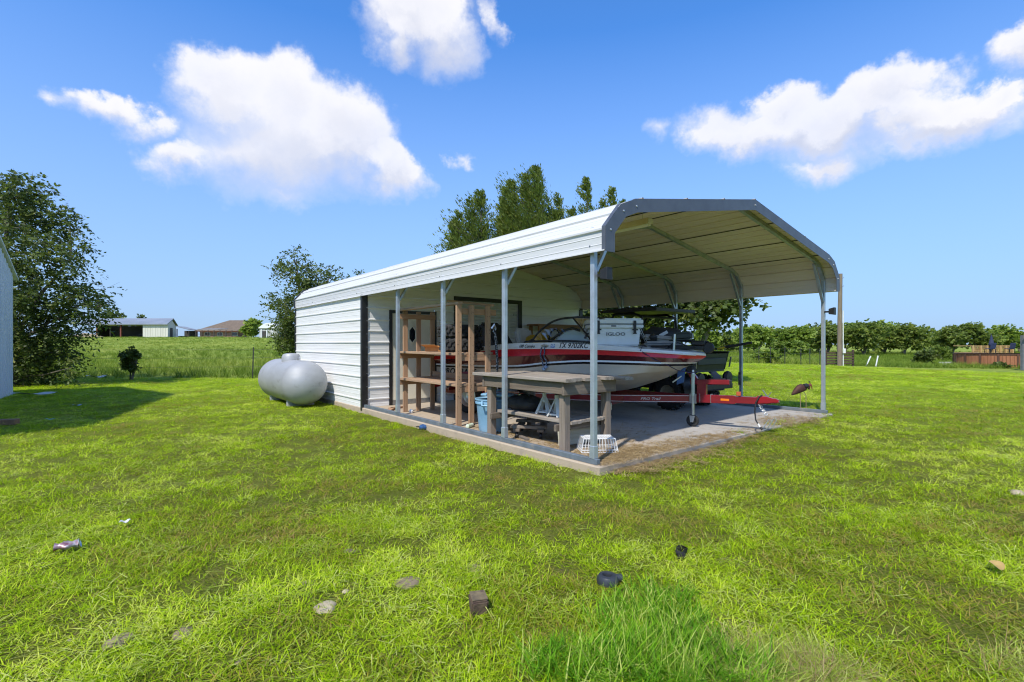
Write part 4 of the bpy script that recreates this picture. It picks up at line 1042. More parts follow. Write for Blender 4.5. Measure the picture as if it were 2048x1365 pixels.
# rub rail and decks
for side in (-1, 1):
    MB().tube([(-s, side*(f_bg(s)+.010), f_zr(s)+.004) for s in st[2:]], .011, 6).build('rub_rail', M_GELW, boat, smooth=True)
def deck_rows(s0, s1, n, crown):
    rows = []
    for i in range(n):
        s = s0+(s1-s0)*i/(n-1); b = max(.02, f_bg(s)-.09); z = f_zg(s)+.002
        rows.append([(-s, b*q, z+crown*(1-q*q)) for q in (-1, -.75, -.4, 0, .4, .75, 1)])
    return rows
MB().grid(deck_rows(.95, 2.42, 14, .012)).build('bow_deck', M_GELW, boat, smooth=True, fix=False)
MB().grid(deck_rows(4.75, 5.65, 6, .02)).build('stern_deck', M_CARPET, boat, smooth=True, fix=False)
for side in (-1, 1):
    rows = []
    for i in range(12):
        s = 2.42+(4.75-2.42)*i/11; b = f_bg(s)-.09; z = f_zg(s)+.002
        rows.append([(-s, side*b, z), (-s, side*(b-.17), z+.004), (-s, side*(b-.19), z-.03), (-s, side*(b-.20), .74)])
    MB().grid(rows).build('side_deck', M_GELW, boat, smooth=True, fix=False)
MB().add([(-2.42, -.86, .74), (-2.42, .86, .74), (-4.75, .86, .74), (-4.75, -.86, .74)], [(0, 1, 2, 3)]).build('cockpit_floor', M_CARPET, boat, fix=False)
MB().add([(-2.42, -.9, .74), (-2.42, .9, .74), (-2.42, .9, 1.25), (-2.42, -.9, 1.25)], [(0, 1, 2, 3)]).build('bulkhead', M_GELW, boat, fix=False)
# windshield
def glass_material():
    m = bpy.data.materials.new('windshield_acrylic'); m.use_nodes = True
    N = NT(m.node_tree); out = N.n['Material Output']; N.n.remove(N.n['Principled BSDF'])
    tr = N.add('ShaderNodeBsdfTransparent'); tr.inputs[0].default_value = (.80, .83, .82, 1)
    gl = N.add('ShaderNodeBsdfGlossy'); gl.inputs['Roughness'].default_value = .04
    fr = N.add('ShaderNodeFresnel'); fr.inputs[0].default_value = 1.45
    mx = N.add('ShaderNodeMixShader'); N.l.new(fr.outputs[0], mx.inputs[0]); N.l.new(tr.outputs[0], mx.inputs[1]); N.l.new(gl.outputs[0], mx.inputs[2]); N.l.new(mx.outputs[0], out.inputs[0])
    return m
M_GLASS = glass_material()
def wbase(q):     # q 0..1 from port aft round the front to starboard aft
    a = -1+2*q; sgn = 1 if a < 0 else -1; b = abs(a)
    if b > .45:
        f = (b-.45)/.55; s = 2.42+f*1.22; t = .80+.06*f
    else:
        f = b/.45; s = 2.22+.20*f*f; t = .80*f
    return s, sgn*t
def wtop(q):
    s, t = wbase(q); a = abs(-1+2*q)
    if a > .45:
        f = (a-.45)/.55; return 2.82+f*.82, t*.93, 1.245+.435*max(0, (1-f**2.6))
    return 2.60+.22*(a/.45)**2, t*.93, 1.69
ws_ = bpy.data.objects.new('windshield', None); COL.objects.link(ws_); ws_.parent = boat; ws_.empty_display_size = .1
qs = np.linspace(0, 1, 45)
lo = []; hi = []
for q in qs:
    s, t = wbase(q); lo.append((-s, t, f_zg(s)+.03)); s2, t2, z2 = wtop(q); hi.append((-s2, t2, max(z2, f_zg(s)+.04)))
cut = [(0, 12), (12, 22), (22, 32), (32, 44)]
for a, b in cut: MB().grid([lo[a:b+1], hi[a:b+1]]).build('pane', M_GLASS, ws_, fix=False)
M_WFRAME = pmat('dark_bronze_frame', (.035, .032, .03), (.06, .055, .05), 20, .35, .6)
MB().tube(hi, .018, 7).build('top_frame', M_WFRAME, ws_, smooth=True); MB().tube(lo, .016, 7).build('bottom_frame', M_WFRAME, ws_, smooth=True)
for i in (12, 22, 32): MB().tube([lo[i], hi[i]], .015, 6).build('mullion', M_WFRAME, ws_)
# helm console seen through the windshield, seats
for sy_ in (-1, 1):
    prof = [(-3.35, 1.20), (-3.30, 1.30), (-3.05, 1.46), (-2.88, 1.50), (-2.74, 1.46), (-2.52, 1.29), (-2.46, 1.20)]
    MB().prism(prof, 'y', sy_*.36-.26, sy_*.36+.26).build('console', pmat('pale_console_plastic', (.66, .72, .70), (.58, .64, .62), 3, .35), boat, smooth=30, bevel=.02)
    MB().tube([(x-.02, sy_*.36-.27, z+.015) for x, z in prof[0:5]], .022, 6).build('console_trim', M_DARK, boat, smooth=True)
    MB().b2(-3.95, -3.5, sy_*.45-.24, sy_*.45+.24, .98, 1.12).build('seat', pmat('grey_vinyl', (.45, .44, .42), (.38, .37, .35), 5, .5), boat, bevel=.04, seg=3)
    MB().box((-4.0, sy_*.45, 1.30), (.12, .46, .48), Matrix.Rotation(R(-12), 3, 'Y')).build('backrest', pmat('grey_vinyl_back', (.45, .44, .42), (.38, .37, .35), 5, .5), boat, bevel=.05, seg=3)
MB().tube([(-3.42+.02*math.sin(a), -.36+.17*math.cos(a), 1.34+.17*math.sin(a)) for a in np.linspace(0, 6.2832, 25)[:-1]], .014, 6, closed=True).build('steering_wheel', M_DARK, boat, smooth=True)
# outboard motor
ob = bpy.data.objects.new('outboard_motor', None); COL.objects.link(ob); ob.parent = boat; ob.empty_display_size = .1
cow = []
for (zz, lx, ly, cx_) in ((1.16, .24, .17, 0), (1.22, .30, .21, 0), (1.36, .33, .225, -.01), (1.50, .33, .22, -.03), (1.60, .28, .19, -.06), (1.655, .18, .13, -.09), (1.67, .04, .03, -.10)):
    cow.append([(-6.0+cx_+lx*np.sign(math.cos(a))*abs(math.cos(a))**.7, ly*np.sign(math.sin(a))*abs(math.sin(a))**.7, zz) for a in np.linspace(0, 2*math.pi, 29)[:-1]])
MB().grid(cow, close=True).build('cowl', pmat('satin_black_cowl', (.012, .013, .018), (.02, .02, .025), 3, .35), ob, smooth=50, fix=False)
MB().prism([(-5.72, .95), (-5.66, 1.18), (-6.2, 1.16), (-6.12, .5), (-5.9, .45)], 'y', -.09, .09).build('midsection', M_BLACKP, ob, bevel=.02)
MB().tube([(-5.72, 0, .42), (-6.28, 0, .42)], [.06, .03], 12).b2(-6.1, -5.85, -.02, .02, .2, .45).build('gearcase', M_BLACKP, ob, smooth=True)
for k in range(3):
    a = k*2.09; MB().box((-6.27, .09*math.sin(a), .42+.09*math.cos(a)), (.02, .09, .15), Matrix.Rotation(-a, 3, 'X') @ Matrix.Rotation(.4, 3, 'Z')).build('propeller_blade', M_CHROME, ob)
bs = bpy.data.objects.new('stern_seat', None); COL.objects.link(bs); bs.parent = boat; bs.empty_display_size = .1
M_BLKV = pmat('black_vinyl', (.010, .010, .013), (.018, .018, .02), 5, .5)
MB().prism([(-5.28, 1.14), (-4.72, 1.14), (-4.74, 1.26), (-4.86, 1.42), (-4.98, 1.58), (-5.08, 1.68), (-5.20, 1.68), (-5.26, 1.50)], 'y', -.34, .24).build('backrest', M_BLKV, bs, bevel=.05, seg=3, smooth=40)
MB().tube([(-5.0, -.05, .80), (-5.0, -.05, 1.16)], .04, 10).build('pedestal', M_CHROME, bs, smooth=True)
# yellow tube-shaped float in the cockpit
t = thing('towable_float', 'yellow inflatable float lying in the boat cockpit', 'float', Matrix.Translation(BC) @ Matrix.Rotation(BA, 4, 'Z') @ Vector((-3.85, -.20, 1.12)), BA)
MB().lathe([(.01, .0), (.26, .0), (.33, .08), (.34, .16), (.28, .25), (.16, .30), (.01, .31)], 22).build('tube', pmat('yellow_vinyl', (.46, .29, .012), (.38, .23, .01), 3, .45), t, smooth=True)
MB().tube([(-.1, -.34, .16), (0, -.40, .18), (.1, -.34, .16)], .014, 6).build('handle', M_DARK, t)

def bworld(s, y, z): return Matrix.Translation(BC) @ Matrix.Rotation(BA, 4, 'Z') @ Vector((-s, y, z))
def bthing(name, label, cat, s, y, z, rz=0.0, group=None): return thing(name, label, cat, bworld(s, y, z), BA+rz, group)
# cooler
ck = thing('cooler', 'large white cooler with black latches on the boat bow', 'cooler', Vector((1.60, 7.97, 1.228)), R(4))
M_COOL = pmat('white_rotomoulded_plastic', (.76, .78, .78), (.68, .69, .68), 5, .45, bump=.04)
MB().prism([(-.355, 0), (.355, 0), (.375, .27), (-.375, .27)], 'y', -.21, .21).build('body', M_COOL, ck, bevel=.018, seg=2)
MB().b2(-.415, .415, -.245, .245, .272, .325).build('rim', M_COOL, ck, bevel=.012, seg=2)
MB().b2(-.418, .418, -.248, .248, .3265, .338).build('gasket', M_TRIM, ck)
lid = MB().b2(-.41, .41, -.24, .24, .3395, .40).b2(-.19, .39, -.22, .22, .4005, .422).b2(-.40, -.27, -.22, .22, .4005, .418).build('lid', M_COOL, ck, bevel=.010, seg=2)
for x in (-.30, .27):
    la = MB().b2(x-.022, x+.022, -.264, -.251, .20, .385).b2(x-.045, x+.045, -.275, -.2645, .235, .255).b2(x-.03, x+.03, -.262, -.2505, .18, .1995).build('latch', M_DARK, ck, bevel=.004)
vs, fs = text_mesh('IGLOO', .072, 0, .001, 1.35)
w_ = max(v[0] for v in vs); MB().add([(x-w_*.5-.02, -.2215-.0005-(y+.17)*0, y+.155) for x, y in vs], fs).xf(Matrix.Translation((0, 0, 0))).build('lettering', M_TRIM, ck, fix=False)
MB().b2(-.10, -.02, -.252, -.2495, .292, .312).build('badge', M_TRIM, ck)
for sx in (-1, 1): MB().tube([(sx*.40, -.05, .20), (sx*.45, -.05, .12), (sx*.45, .05, .12), (sx*.40, .05, .20)], .011, 6).build('handle', M_DARK, ck)
for y in (-.04, .04): MB().tube([(.42, y, .30), (.46, y-.02, .20), (.54, y-.02, .03)], .004, 5).build('cord', M_COOL, ck)
# grey folded boat seat and trolling motor on the bow
gb = bthing('deck_cushion', 'grey folded vinyl boat seat lying on the bow deck beside the cooler', 'cushion', 1.62, -.02, 1.20, R(28))  # the folded boat seat
M_GREYV = pmat('warm_grey_vinyl', (.30, .285, .265), (.24, .225, .21), 5, .55, bump=.1)
MB().b2(-.28, .30, -.20, .20, 0, .10).build('cushion', M_GREYV, gb, bevel=.035, seg=3)
MB().box((-.02, .03, .145), (.56, .38, .085), Matrix.Rotation(R(5), 3, 'Y')).build('folded_back', M_GREYV, gb, bevel=.035, seg=3)
MB().tube([(-.27, -.205, .06), (.29, -.205, .06)], .008, 6).build('piping', M_TRIM, gb)
tm = bthing('trolling_motor', 'black bow mounted trolling motor folded on the boat deck', 'trolling motor', 1.30, -.05, 1.165, R(8))
MB().b2(-.30, .34, -.09, .09, 0, .07).b2(.16, .36, -.12, .12, .071, .13).build('mount', M_DARK, tm, bevel=.015)
MB().tube([(-.34, .0, .16), (.40, .02, .115)], .019, 8).build('shaft', M_DARK, tm, smooth=True)
MB().lathe([(.02, -.22), (.055, -.17), (.062, 0), (.055, .15), (.02, .20)], 14, Matrix.Translation((-.40, .0, .17)) @ Matrix.Rotation(R(80), 4, 'X')).build('motor_pod', M_DARK, tm, smooth=True)
MB().box((.02, .02, .21), (.30, .20, .12), Matrix.Rotation(R(-4), 3, 'Y')).build('head', pmat('dark_green_black_plastic', (.016, .024, .022), rough=.35), tm, bevel=.03, seg=3)
MB().lathe([(.07, -.04), (.085, -.02), (.085, .02), (.07, .04)], 20, Matrix.Translation((.40, -.02, .03)) @ Matrix.Rotation(R(90), 4, 'X')).build('bow_wheel', M_DARK, tm, smooth=True)
MB().b2(-.42, -.16, -.24, -.11, .0, .06).build('foot_pedal', M_DARK, tm, bevel=.015)
MB().tube([(-.16, -.17, .05), (-.02, -.26, .12), (.14, -.24, .06), (.22, -.11, .04)], .010, 6).build('cable', M_DARK, tm, smooth=True)
bg_ = bthing('gear_bag', 'black gear bag with a white tag heaped on the bow deck', 'bag', 1.78, .38, 1.20, R(15))
rows = []
for i in range(9):
    a = math.pi*i/8
    rows.append([(-.34*math.cos(a)*(1+.12*mnoise.noise(Vector((i*.9, j*.7, 2)))), .20*math.cos(b)*math.sin(a)**.7, .17+.17*math.sin(b)*math.sin(a)**.6*(1+.35*mnoise.noise(Vector((i*.8, j*.6, 5))))) for j, b in enumerate(np.linspace(0, 2*math.pi, 19)[:-1])])
MB().grid(rows, close=True).build('bag_body', pmat('black_nylon', (.012, .012, .012), (.03, .03, .03), 10, .7, bump=.3), bg_, smooth=True)
MB().box((.06, -.205, .22), (.14, .004, .05), Matrix.Rotation(R(-28), 3, 'Y')).build('tag', M_PVC, bg_)
o = MB().tube([(0, 0, -.09), (.015, 0, .15)], .017, 8).build('rod_holder', M_CHROME, smooth=True); o.location = bworld(1.28, -.44, 1.16+.09); tag(o, 'short pale upright rod holder tube at the bow edge', 'rod holder')
# lines hanging over the side
M_ROPEB = pmat('blue_black_rope', (.02, .035, .09), (.35, .40, .45), 90, .8, lo=.5, hi=.6)
pts = [Vector(hull_pt(3.08+.01*math.sin(i*1.3), z, .03)) for i, z in enumerate(np.linspace(1.215, .90, 12))]
rp = thing('dock_line', 'dark blue dock line looped over the boat side below the cleat', 'rope', BC, BA)
pts2 = [Vector(hull_pt(3.145, z, .028)) for z in np.linspace(1.20, .90, 10)]
MB().tube(pts, .011, 6).build('strand', M_ROPEB, rp, smooth=True); MB().tube(pts2, .011, 6).build('strand', M_ROPEB, rp, smooth=True)
for k, dz_ in enumerate((.0, -.035)): MB().lathe([(.005, -.03), (.032, -.015), (.035, .01), (.01, .03)], 9, Matrix.Translation(Vector(hull_pt(3.10+.04*k, .885+dz_, .03)))).build('knot', pmat('blue_rope_end', (.10, .20, .42), (.6, .65, .7), 60, .8), rp, smooth=True)
MB().tube([hull_pt(3.16, 1.225, .01), hull_pt(3.10, 1.235, .045), hull_pt(3.04, 1.225, .01)], .014, 8).build('cleat', M_CHROME, boat, smooth=True)
q0 = [hull_pt(1.62, 1.16, .02), hull_pt(1.56, 1.12, .02), hull_pt(1.45, 1.03, .02), hull_pt(1.33, .95, .03), (-1.28, -.30, .86), (-1.15, -.18, .825), (-1.03, -.06, .825)]
q0 = [(-1.72, -.50, 1.235), (-1.66, -.72, 1.215), (-1.62, -.83, 1.185)]+q0
o = MB().tube(q0, .006, 6).build('bow_line', pmat('purple_cord', (.05, .03, .12), (.02, .02, .03), 20, .7), smooth=True); o.location = BC; o.rotation_euler = (0, 0, BA); tag(o, 'thin purple cord drooping from the bow deck to the winch', 'rope')

# ------------------------------------------------------------------ trailer
tr = thing('boat_trailer', 'red steel boat trailer with winch post and jack wheel', 'trailer', BC, BA)
RH = .112
def rail_pts(side): return [(-1.12, side*.045, .418), (-2.1, side*.40, .392), (-3.4, side*.72, .372), (-4.1, side*.80, .368), (-5.75, side*.80, .350)]
for side in (-1, 1):
    rr = rail_pts(side); mb = MB()
    for a, b in zip(rr[:-1], rr[1:]): mb.bar(a, b, .055, RH)
    rl = mb.build('side_rail', M_TRLR, tr, bevel=.004)
    for dz_ in (RH/2-.010, -RH/2+.010):
        mb = MB()
        for a, b in zip(rr[:-1], rr[1:]):
            o_ = Vector((0, side*.0295, dz_)); mb.bar(Vector(a)+o_, Vector(b)+o_, .003, .006)
        mb.build('pinstripe', M_GELW, rl)
tg = MB().bar((-1.30, 0, .418), (-.52, 0, .437), .085, .118).build('tongue_socket', M_TRLR, tr, bevel=.004)
MB().bar((-.53, 0, .438), (-.14, 0, .447), .068, .098).build('tongue', M_TRLR, tr, bevel=.004)
for x in (-1.02, -.86): MB().b2(x-.004, x+.004, -.046, .046, .365, .50).build('weld_band', M_ALU, tr)
cp = MB().prism([(-.24, .405), (-.10, .405), (-.03, .42), (.045, .425), (.06, .455), (.035, .485), (-.03, .488), (-.12, .512), (-.24, .512)], 'y', -.042, .042).build('coupler', pmat('bright_red_coupler', (.33, .008, .018), (.25, .008, .015), 5, .28), tr, bevel=.014, seg=2)
MB().bar((-.10, 0, .51), (-.16, 0, .60), .02, .012).bar((-.09, 0, .51), (-.05, 0, .575), .012, .01).build('coupler_latch', M_ALU, cp)
MB().b2(-.72, -.60, -.0445, -.0425, .415, .447).build('side_marker', pmat('amber_lens', (.75, .20, .01), rough=.25), tr, bevel=.001)
# emblem on the near rail, just aft of the winch
vs, fs = text_mesh('PRO Trail', .058, .3, .0006, 1.25)
a, b = Vector(rail_pts(-1)[0]), Vector(rail_pts(-1)[1]); d_ = (b-a); dn = d_.normalized(); nn = Vector((dn.y, -dn.x, 0)); nn = nn if nn.y < 0 else -nn
org = a+dn*.78+nn*.0295
MB().add([org-dn*x+Vector((0, 0, y-.022)) for x, y in vs], fs).build('trailer_lettering', pmat('pale_decal', (.55, .50, .45), rough=.4), tr, fix=False)
# cross members, bunks, axle, wheels, fenders
for s, t_ in ((2.3, .44), (3.9, .76), (5.4, .77)): MB().bar((-s, -t_, .31), (-s, t_, .31), .06, .06).build('cross_member', M_TRLR, tr)
for side in (-1, 1):
    MB().bar((-3.0, side*.50, .47), (-5.6, side*.50, .455), .09, .05).build('bunk', M_CARPET, tr)
    for s in (3.3, 5.3): MB().bar((-s, side*.50, .30), (-s, side*.50, .45), .05, .05).build('bunk_bracket', M_ALU, tr)
MB().tube([(-4.80, -.95, .27), (-4.80, .95, .27)], .035, 10).build('axle', M_DARK, tr)
def wheel(parent, loc, r, w, rimr, tyre, rimm, n=36, knob=False, axis='Y', rimname='rim'):
    M = Matrix.Translation(loc) @ (Matrix.Rotation(R(90), 4, 'X') if axis == 'Y' else Matrix.Rotation(R(90), 4, 'Y'))
    h = w/2
    wt = MB().lathe([(rimr, -h*.8), (rimr+.02, -h), (r*.86, -h), (r*.97, -h*.80), (r, -h*.4), (r, h*.4), (r*.97, h*.80), (r*.86, h), (rimr+.02, h), (rimr, h*.8)], n, M, cap=False)
    if knob:
        for k in range(18):
            for row, off in ((-.62, 0), (0, .5), (.62, 0)):
                a = 2*math.pi*(k+off)/18
                rot = Matrix.Rotation(a, 4, 'Z') @ Matrix.Translation((r*(1.0 if row == 0 else .965)+.008, 0, row*h)) @ Matrix.Rotation(R(25) if row else 0, 4, 'X')
                vs = [M @ rot @ Vector((x_*.018, y_*r*.085, z_*h*.24)) for x_ in (-1, 1) for y_ in (-1, 1) for z_ in (-1, 1)]
                wt.add(vs, [(0, 1, 3, 2), (4, 6, 7, 5), (0, 4, 5, 1), (2, 3, 7, 6), (0, 2, 6, 4), (1, 5, 7, 3)])
    t_ = wt.build('wheel', tyre, parent, smooth=30)
    MB().lathe([(.01, h*.55), (rimr*.25, h*.62), (rimr*.35, h*.5), (rimr*.75, h*.35), (rimr*.9, h*.7), (rimr*1.02, h*.85), (rimr*1.02, -h*.85), (rimr*.8, -h*.5), (.01, -h*.4)], n, M, cap=False).build(rimname, rimm, t_, smooth=40)
    return t_
for side in (-1, 1):
    wheel(tr, (-4.80, side*1.02, .32), .32, .19, .19, M_RUBBER, M_CHROME)
    arc = [(-4.80+.43*math.cos(a), .33+.43*math.sin(a)) for a in np.linspace(R(10), R(170), 15)]
    mb = MB(); rows = [[(x, side*.90, z) for x, z in arc], [(x, side*1.15, z) for x, z in arc], [(x*1+.0, side*1.16, z-.05) for x, z in arc]]
    mb.grid(rows).build('fender', M_TRLR, tr, smooth=True, fix=False)
    MB().b2(-5.98, -5.92, side*.72-.12, side*.72+.12, .40, .52).build('tail_light', pmat('red_lens', (.5, .01, .01), rough=.2), tr, bevel=.01)
# winch post
wp = bpy.data.objects.new('winch_post', None); COL.objects.link(wp); wp.parent = tr; wp.empty_display_size = .1
MB().bar((-1.00, 0, .47), (-1.00, 0, .70), .075, .14, up=(1, 0, 0)).build('upright', M_TRLR, wp, bevel=.005)
MB().bar((-1.17, 0, .672), (-.60, 0, .690), .07, .07).build('arm', M_TRLR, wp, bevel=.005)
MB().bar((-1.09, 0, .70), (-1.20, 0, .85), .07, .08, up=(1, 0, 0)).build('bow_stay', M_TRLR, wp, bevel=.005)
MB().lathe([(.02, -.09), (.05, -.085), (.065, -.03), (.065, .03), (.05, .085), (.02, .09)], 14, Matrix.Translation((-1.16, 0, .86)) @ Matrix.Rotation(R(90), 4, 'X')).build('bow_roller', M_RUBBER, wp, smooth=True)
MB().b2(-.605, -.575, -.03, .03, .66, .72).build('end_cap', M_DARK, wp, bevel=.005)
MB().prism([(-1.34, .86), (-1.22, .90), (-1.25, .66), (-1.36, .62)], 'y', -.10, -.06).build('winch', pmat('blue_winch_strap', (.05, .13, .30), (.03, .08, .2), 8, .6), wp, bevel=.01)
MB().tube([(-1.28, -.09, .76), (-1.40, -.15, .66)], .012, 6).build('winch_handle', M_CHROME, wp)
# jack
jk = bpy.data.objects.new('tongue_jack', None); COL.objects.link(jk); jk.parent = tr; jk.empty_display_size = .1
jx = -1.105
MB().tube([(jx, -.10, .47), (jx, -.10, .80)], .030, 12).build('outer_tube', pmat('pale_green_zinc', (.55, .62, .55), (.46, .54, .47), 6, .35, .5), jk, smooth=True)
MB().tube([(jx, -.10, .80), (jx, -.10, .86)], [.022, .018], 10).build('top_cap', M_CHROME, jk, smooth=True)
MB().tube([(jx, -.10, .16), (jx, -.10, .47)], .022, 12).build('inner_tube', M_CHROME, jk, smooth=True)
MB().b2(jx-.05, jx+.05, -.115, -.085, .35, .50).build('clamp', M_ALU, jk, bevel=.004)
for s in (-1, 1): MB().prism([(jx-.04, .17), (jx+.04, .17), (jx+.015, .07), (jx-.03, .07)], 'y', -.10+s*.038-.003, -.10+s*.038+.003).build('fork', M_CHROME, jk)
wheel(jk, (jx-.005, -.10, .092), .092, .05, .055, M_RUBBER, M_DARK, 22)
# safety chains, cable
def chain(pts, nm='safety_chain'):
    mb = MB(); P_ = [Vector(p) for p in pts]
    for i in range(len(P_)-1):
        a, b = P_[i], P_[i+1]; d2 = (b-a).normalized(); sd = d2.cross(Vector((0, 1, 0)) if i % 2 else Vector((1, 0, .2))).normalized(); L2 = (b-a).length*.62
        c2 = (a+b)/2; ring = [c2+d2*L2*math.cos(q)+sd*.011*math.sin(q) for q in np.linspace(0, 2*math.pi, 11)[:-1]]
        mb.tube(ring, .0035, 5, closed=True)
    return mb.build(nm, M_CHROME, tr, smooth=True)
for y_, x0 in ((-.05, -.20), (.05, -.20)):
    chain([(x0+.012*i, y_-.004*i, .395-.022*i+.0006*i*i) for i in range(10)])
for (x0, y0, z0) in ((-.06, -.10, .20), (-.02, .03, .20)):
    MB().tube([(x0, y0, z0), (x0-.02, y0, z0-.03), (x0-.07, y0-.01, z0-.12), (x0-.05, y0-.01, z0-.145), (x0-.02, y0, z0-.12), (x0+.03, y0, z0-.03), (x0+.02, y0, z0+.005)], .0075, 7).build('safety_hook', M_CHROME, tr, smooth=True)
cab = [(-.16, -.02, .53), (-.20, -.05, .50), (-.235, -.075, .42), (-.245, -.09, .30), (-.23, -.10, .18), (-.20, -.11, .13)]
MB().tube(cab, .010, 8).build('light_cable', M_DARK, tr, smooth=True)
MB().tube([(-.20, -.11, .13), (-.17, -.115, .085)], .011, 8).build('cable_sleeve', M_GELW, tr, smooth=True); MB().tube([(-.17, -.115, .085), (-.14, -.12, .055)], .017, 8).build('cable_plug', M_DARK, tr, smooth=True)
MB().b2(-.50, -.44, -.05, -.02, .50, .56).lathe([(.018, 0), (.018, .05)], 8, Matrix.Translation((-.47, 0, .49))).build('jack_pin', pmat('orange_red_pin', (.45, .09, .03), rough=.5), tr, bevel=.004)
# ------------------------------------------------------------------ utility vehicle parked behind the boat
UT = cthing('utility_vehicle', 'dark green utility vehicle with dump bed and black roof behind the boat', 'utility vehicle', 5.02, 3.02)
M_UTG = pmat('dark_green_bed_plastic', (.010, .018, .015), (.016, .026, .021), 5, .5, bump=.1)
M_TAN = pmat('tan_muddy_rim', (.36, .33, .25), (.25, .21, .15), 6, .6)
for yy in (-.95, .95):
    for s in (-1, 1): wheel(UT, (s*.56, yy, .315), .305, .26, .155, M_RUBBER, M_TAN, 30, True, 'X')
bed = bpy.data.objects.new('dump_bed', None); COL.objects.link(bed); bed.parent = UT; bed.empty_display_size = .1
def bpanel(poly, nm): return MB().add(poly, [tuple(range(len(poly)//2)), tuple(reversed(range(len(poly)//2, len(poly))))]+[(i, (i+1) % (len(poly)//2), (i+1) % (len(poly)//2)+len(poly)//2, i+len(poly)//2) for i in range(len(poly)//2)]).build(nm, M_UTG, bed, bevel=.006)
for s in (-1, 1):
    bpanel([(s*.58, -1.42, .76), (s*.58, -.32, .76), (s*.635, -.32, 1.08), (s*.635, -1.47, 1.08), (s*.55, -1.42, .76), (s*.55, -.32, .76), (s*.605, -.32, 1.08), (s*.605, -1.47, 1.08)], 'bed_side')
    MB().b2(s*.625-.035, s*.625+.035, -1.49, -.30, 1.082, 1.11).build('bed_rim', M_DARK, bed, bevel=.01)
    for yy in (-1.2, -.85, -.55): MB().box((s*.62, yy, .92), (.02, .06, .30), Matrix.Rotation(R(10)*s, 3, 'Y')).build('bed_rib', M_UTG, bed, bevel=.006)
bpanel([(-.56, -1.42, .76), (.56, -1.42, .76), (.60, -1.47, 1.06), (-.60, -1.47, 1.06), (-.56, -1.39, .76), (.56, -1.39, .76), (.60, -1.44, 1.06), (-.60, -1.44, 1.06)], 'tailgate')
bpanel([(-.56, -.32, .76), (.56, -.32, .76), (.60, -.32, 1.10), (-.60, -.32, 1.10), (-.56, -.35, .76), (.56, -.35, .76), (.60, -.35, 1.10), (-.60, -.35, 1.10)], 'headboard')
MB().b2(-.56, .56, -1.42, -.32, .72, .757).build('bed_floor', M_UTG, bed)
MB().b2(-.5, .5, -1.495, -1.475, .86, .98).build('tailgate_stamp', M_UTG, bed, bevel=.008)
for s in (-1, 1): MB().bar((s*.60, -1.50, .80), (s*.62, -1.53, 1.0), .025, .02).build('latch_lever', M_ALU, bed)
MB().b2(-.42, .42, -1.5, 1.45, .36, .52).build('frame', M_DARK, UT, bevel=.02)
for s in (-1, 1):
    mb = MB(); arc = [(-.95+.40*math.cos(a), .36+.40*math.sin(a)) for a in np.linspace(R(-5), R(185), 13)]
    mb.grid([[(s*.40, y, z) for y, z in arc], [(s*.70, y, z) for y, z in arc], [(s*.71, y, z-.06) for y, z in arc]]).build('rear_fender', M_DARK, UT, smooth=True, fix=False)
    arc = [(.95+.40*math.cos(a), .36+.40*math.sin(a)) for a in np.linspace(R(-5), R(185), 13)]
    MB().grid([[(s*.40, y, z) for y, z in arc], [(s*.70, y, z) for y, z in arc], [(s*.71, y, z-.06) for y, z in arc]]).build('front_fender', M_UTG, UT, smooth=True, fix=False)
    MB().lathe([(.02, -.05), (.11, -.045), (.13, 0), (.11, .045), (.02, .05)], 18, Matrix.Translation((s*.50, -1.52, .60)) @ Matrix.Rotation(R(90), 4, 'X')).build('tail_lamp_housing', M_DARK, UT, smooth=True)
    MB().tube([(s*.36, -1.0, .36), (s*.30, -.85, .72)], .035, 10).build('shock', M_CHROME, UT, smooth=True)
    mb = MB(); mb.tube([(s*.36+math.cos(q)*.05-.03*s*q/40, -1.0+.15*q/40+math.sin(q)*.05, .40+.28*q/40) for q in np.linspace(0, 40, 90)], .008, 5); mb.build('spring', pmat('grey_spring', (.4, .4, .4), rough=.4, metal=.5), UT, smooth=True)
MB().prism([(.55, .52), (1.55, .52), (1.60, .78), (1.25, 1.0), (.70, 1.08), (.62, .60)], 'x', -.60, .60).build('hood', M_UTG, UT, bevel=.05, seg=3)
MB().b2(-.60, .60, -.25, .30, .52, .66).build('seat', M_DARK, UT, bevel=.05, seg=2); MB().box((0, -.27, 1.0), (1.18, .12, .62), Matrix.Rotation(R(10), 3, 'X')).build('backrest', M_DARK, UT, bevel=.05, seg=2)
for s in (-1, 1):
    MB().tube([(s*.64, -.34, .55), (s*.64, -.36, 1.2), (s*.58, -.30, 1.80), (s*.58, -.1, 1.88), (s*.58, .40, 1.88), (s*.62, .78, 1.35), (s*.64, .95, 1.02)], .026, 8).build('cage_tube', M_DARK, UT, smooth=True)
for (y, z) in ((-.30, 1.80), (.40, 1.88), (-.36, 1.22)): MB().tube([(-.6, y, z), (.6, y, z)], .024, 8).build('cage_crossbar', M_DARK, UT, smooth=True)
MB().prism([(-.72, 1.90), (.70, 1.91), (.72, 1.96), (.0, 2.0), (-.72, 1.965)], 'x', -.70, .70).build('roof', pmat('black_roof_plastic', (.012, .013, .013), (.02, .02, .02), 4, .4), UT, bevel=.015, seg=2)
MB().tube([(.30+.17*math.cos(a), .42-.06*math.sin(a), 1.15+.15*math.sin(a)) for a in np.linspace(0, 6.2832, 21)[:-1]], .014, 6, closed=True).build('steering_wheel', M_DARK, UT, smooth=True)
MB().b2(-.5, .5, -1.63, -1.55, .40, .50).build('rear_bumper', M_DARK, UT, bevel=.01)
MB().tube([(-.2, -1.55, .55), (.12, -1.66, .55)], .06, 12).build('muffler', pmat('rusty_muffler', (.16, .10, .07), (.1, .07, .05), 9, .7), UT, smooth=True)
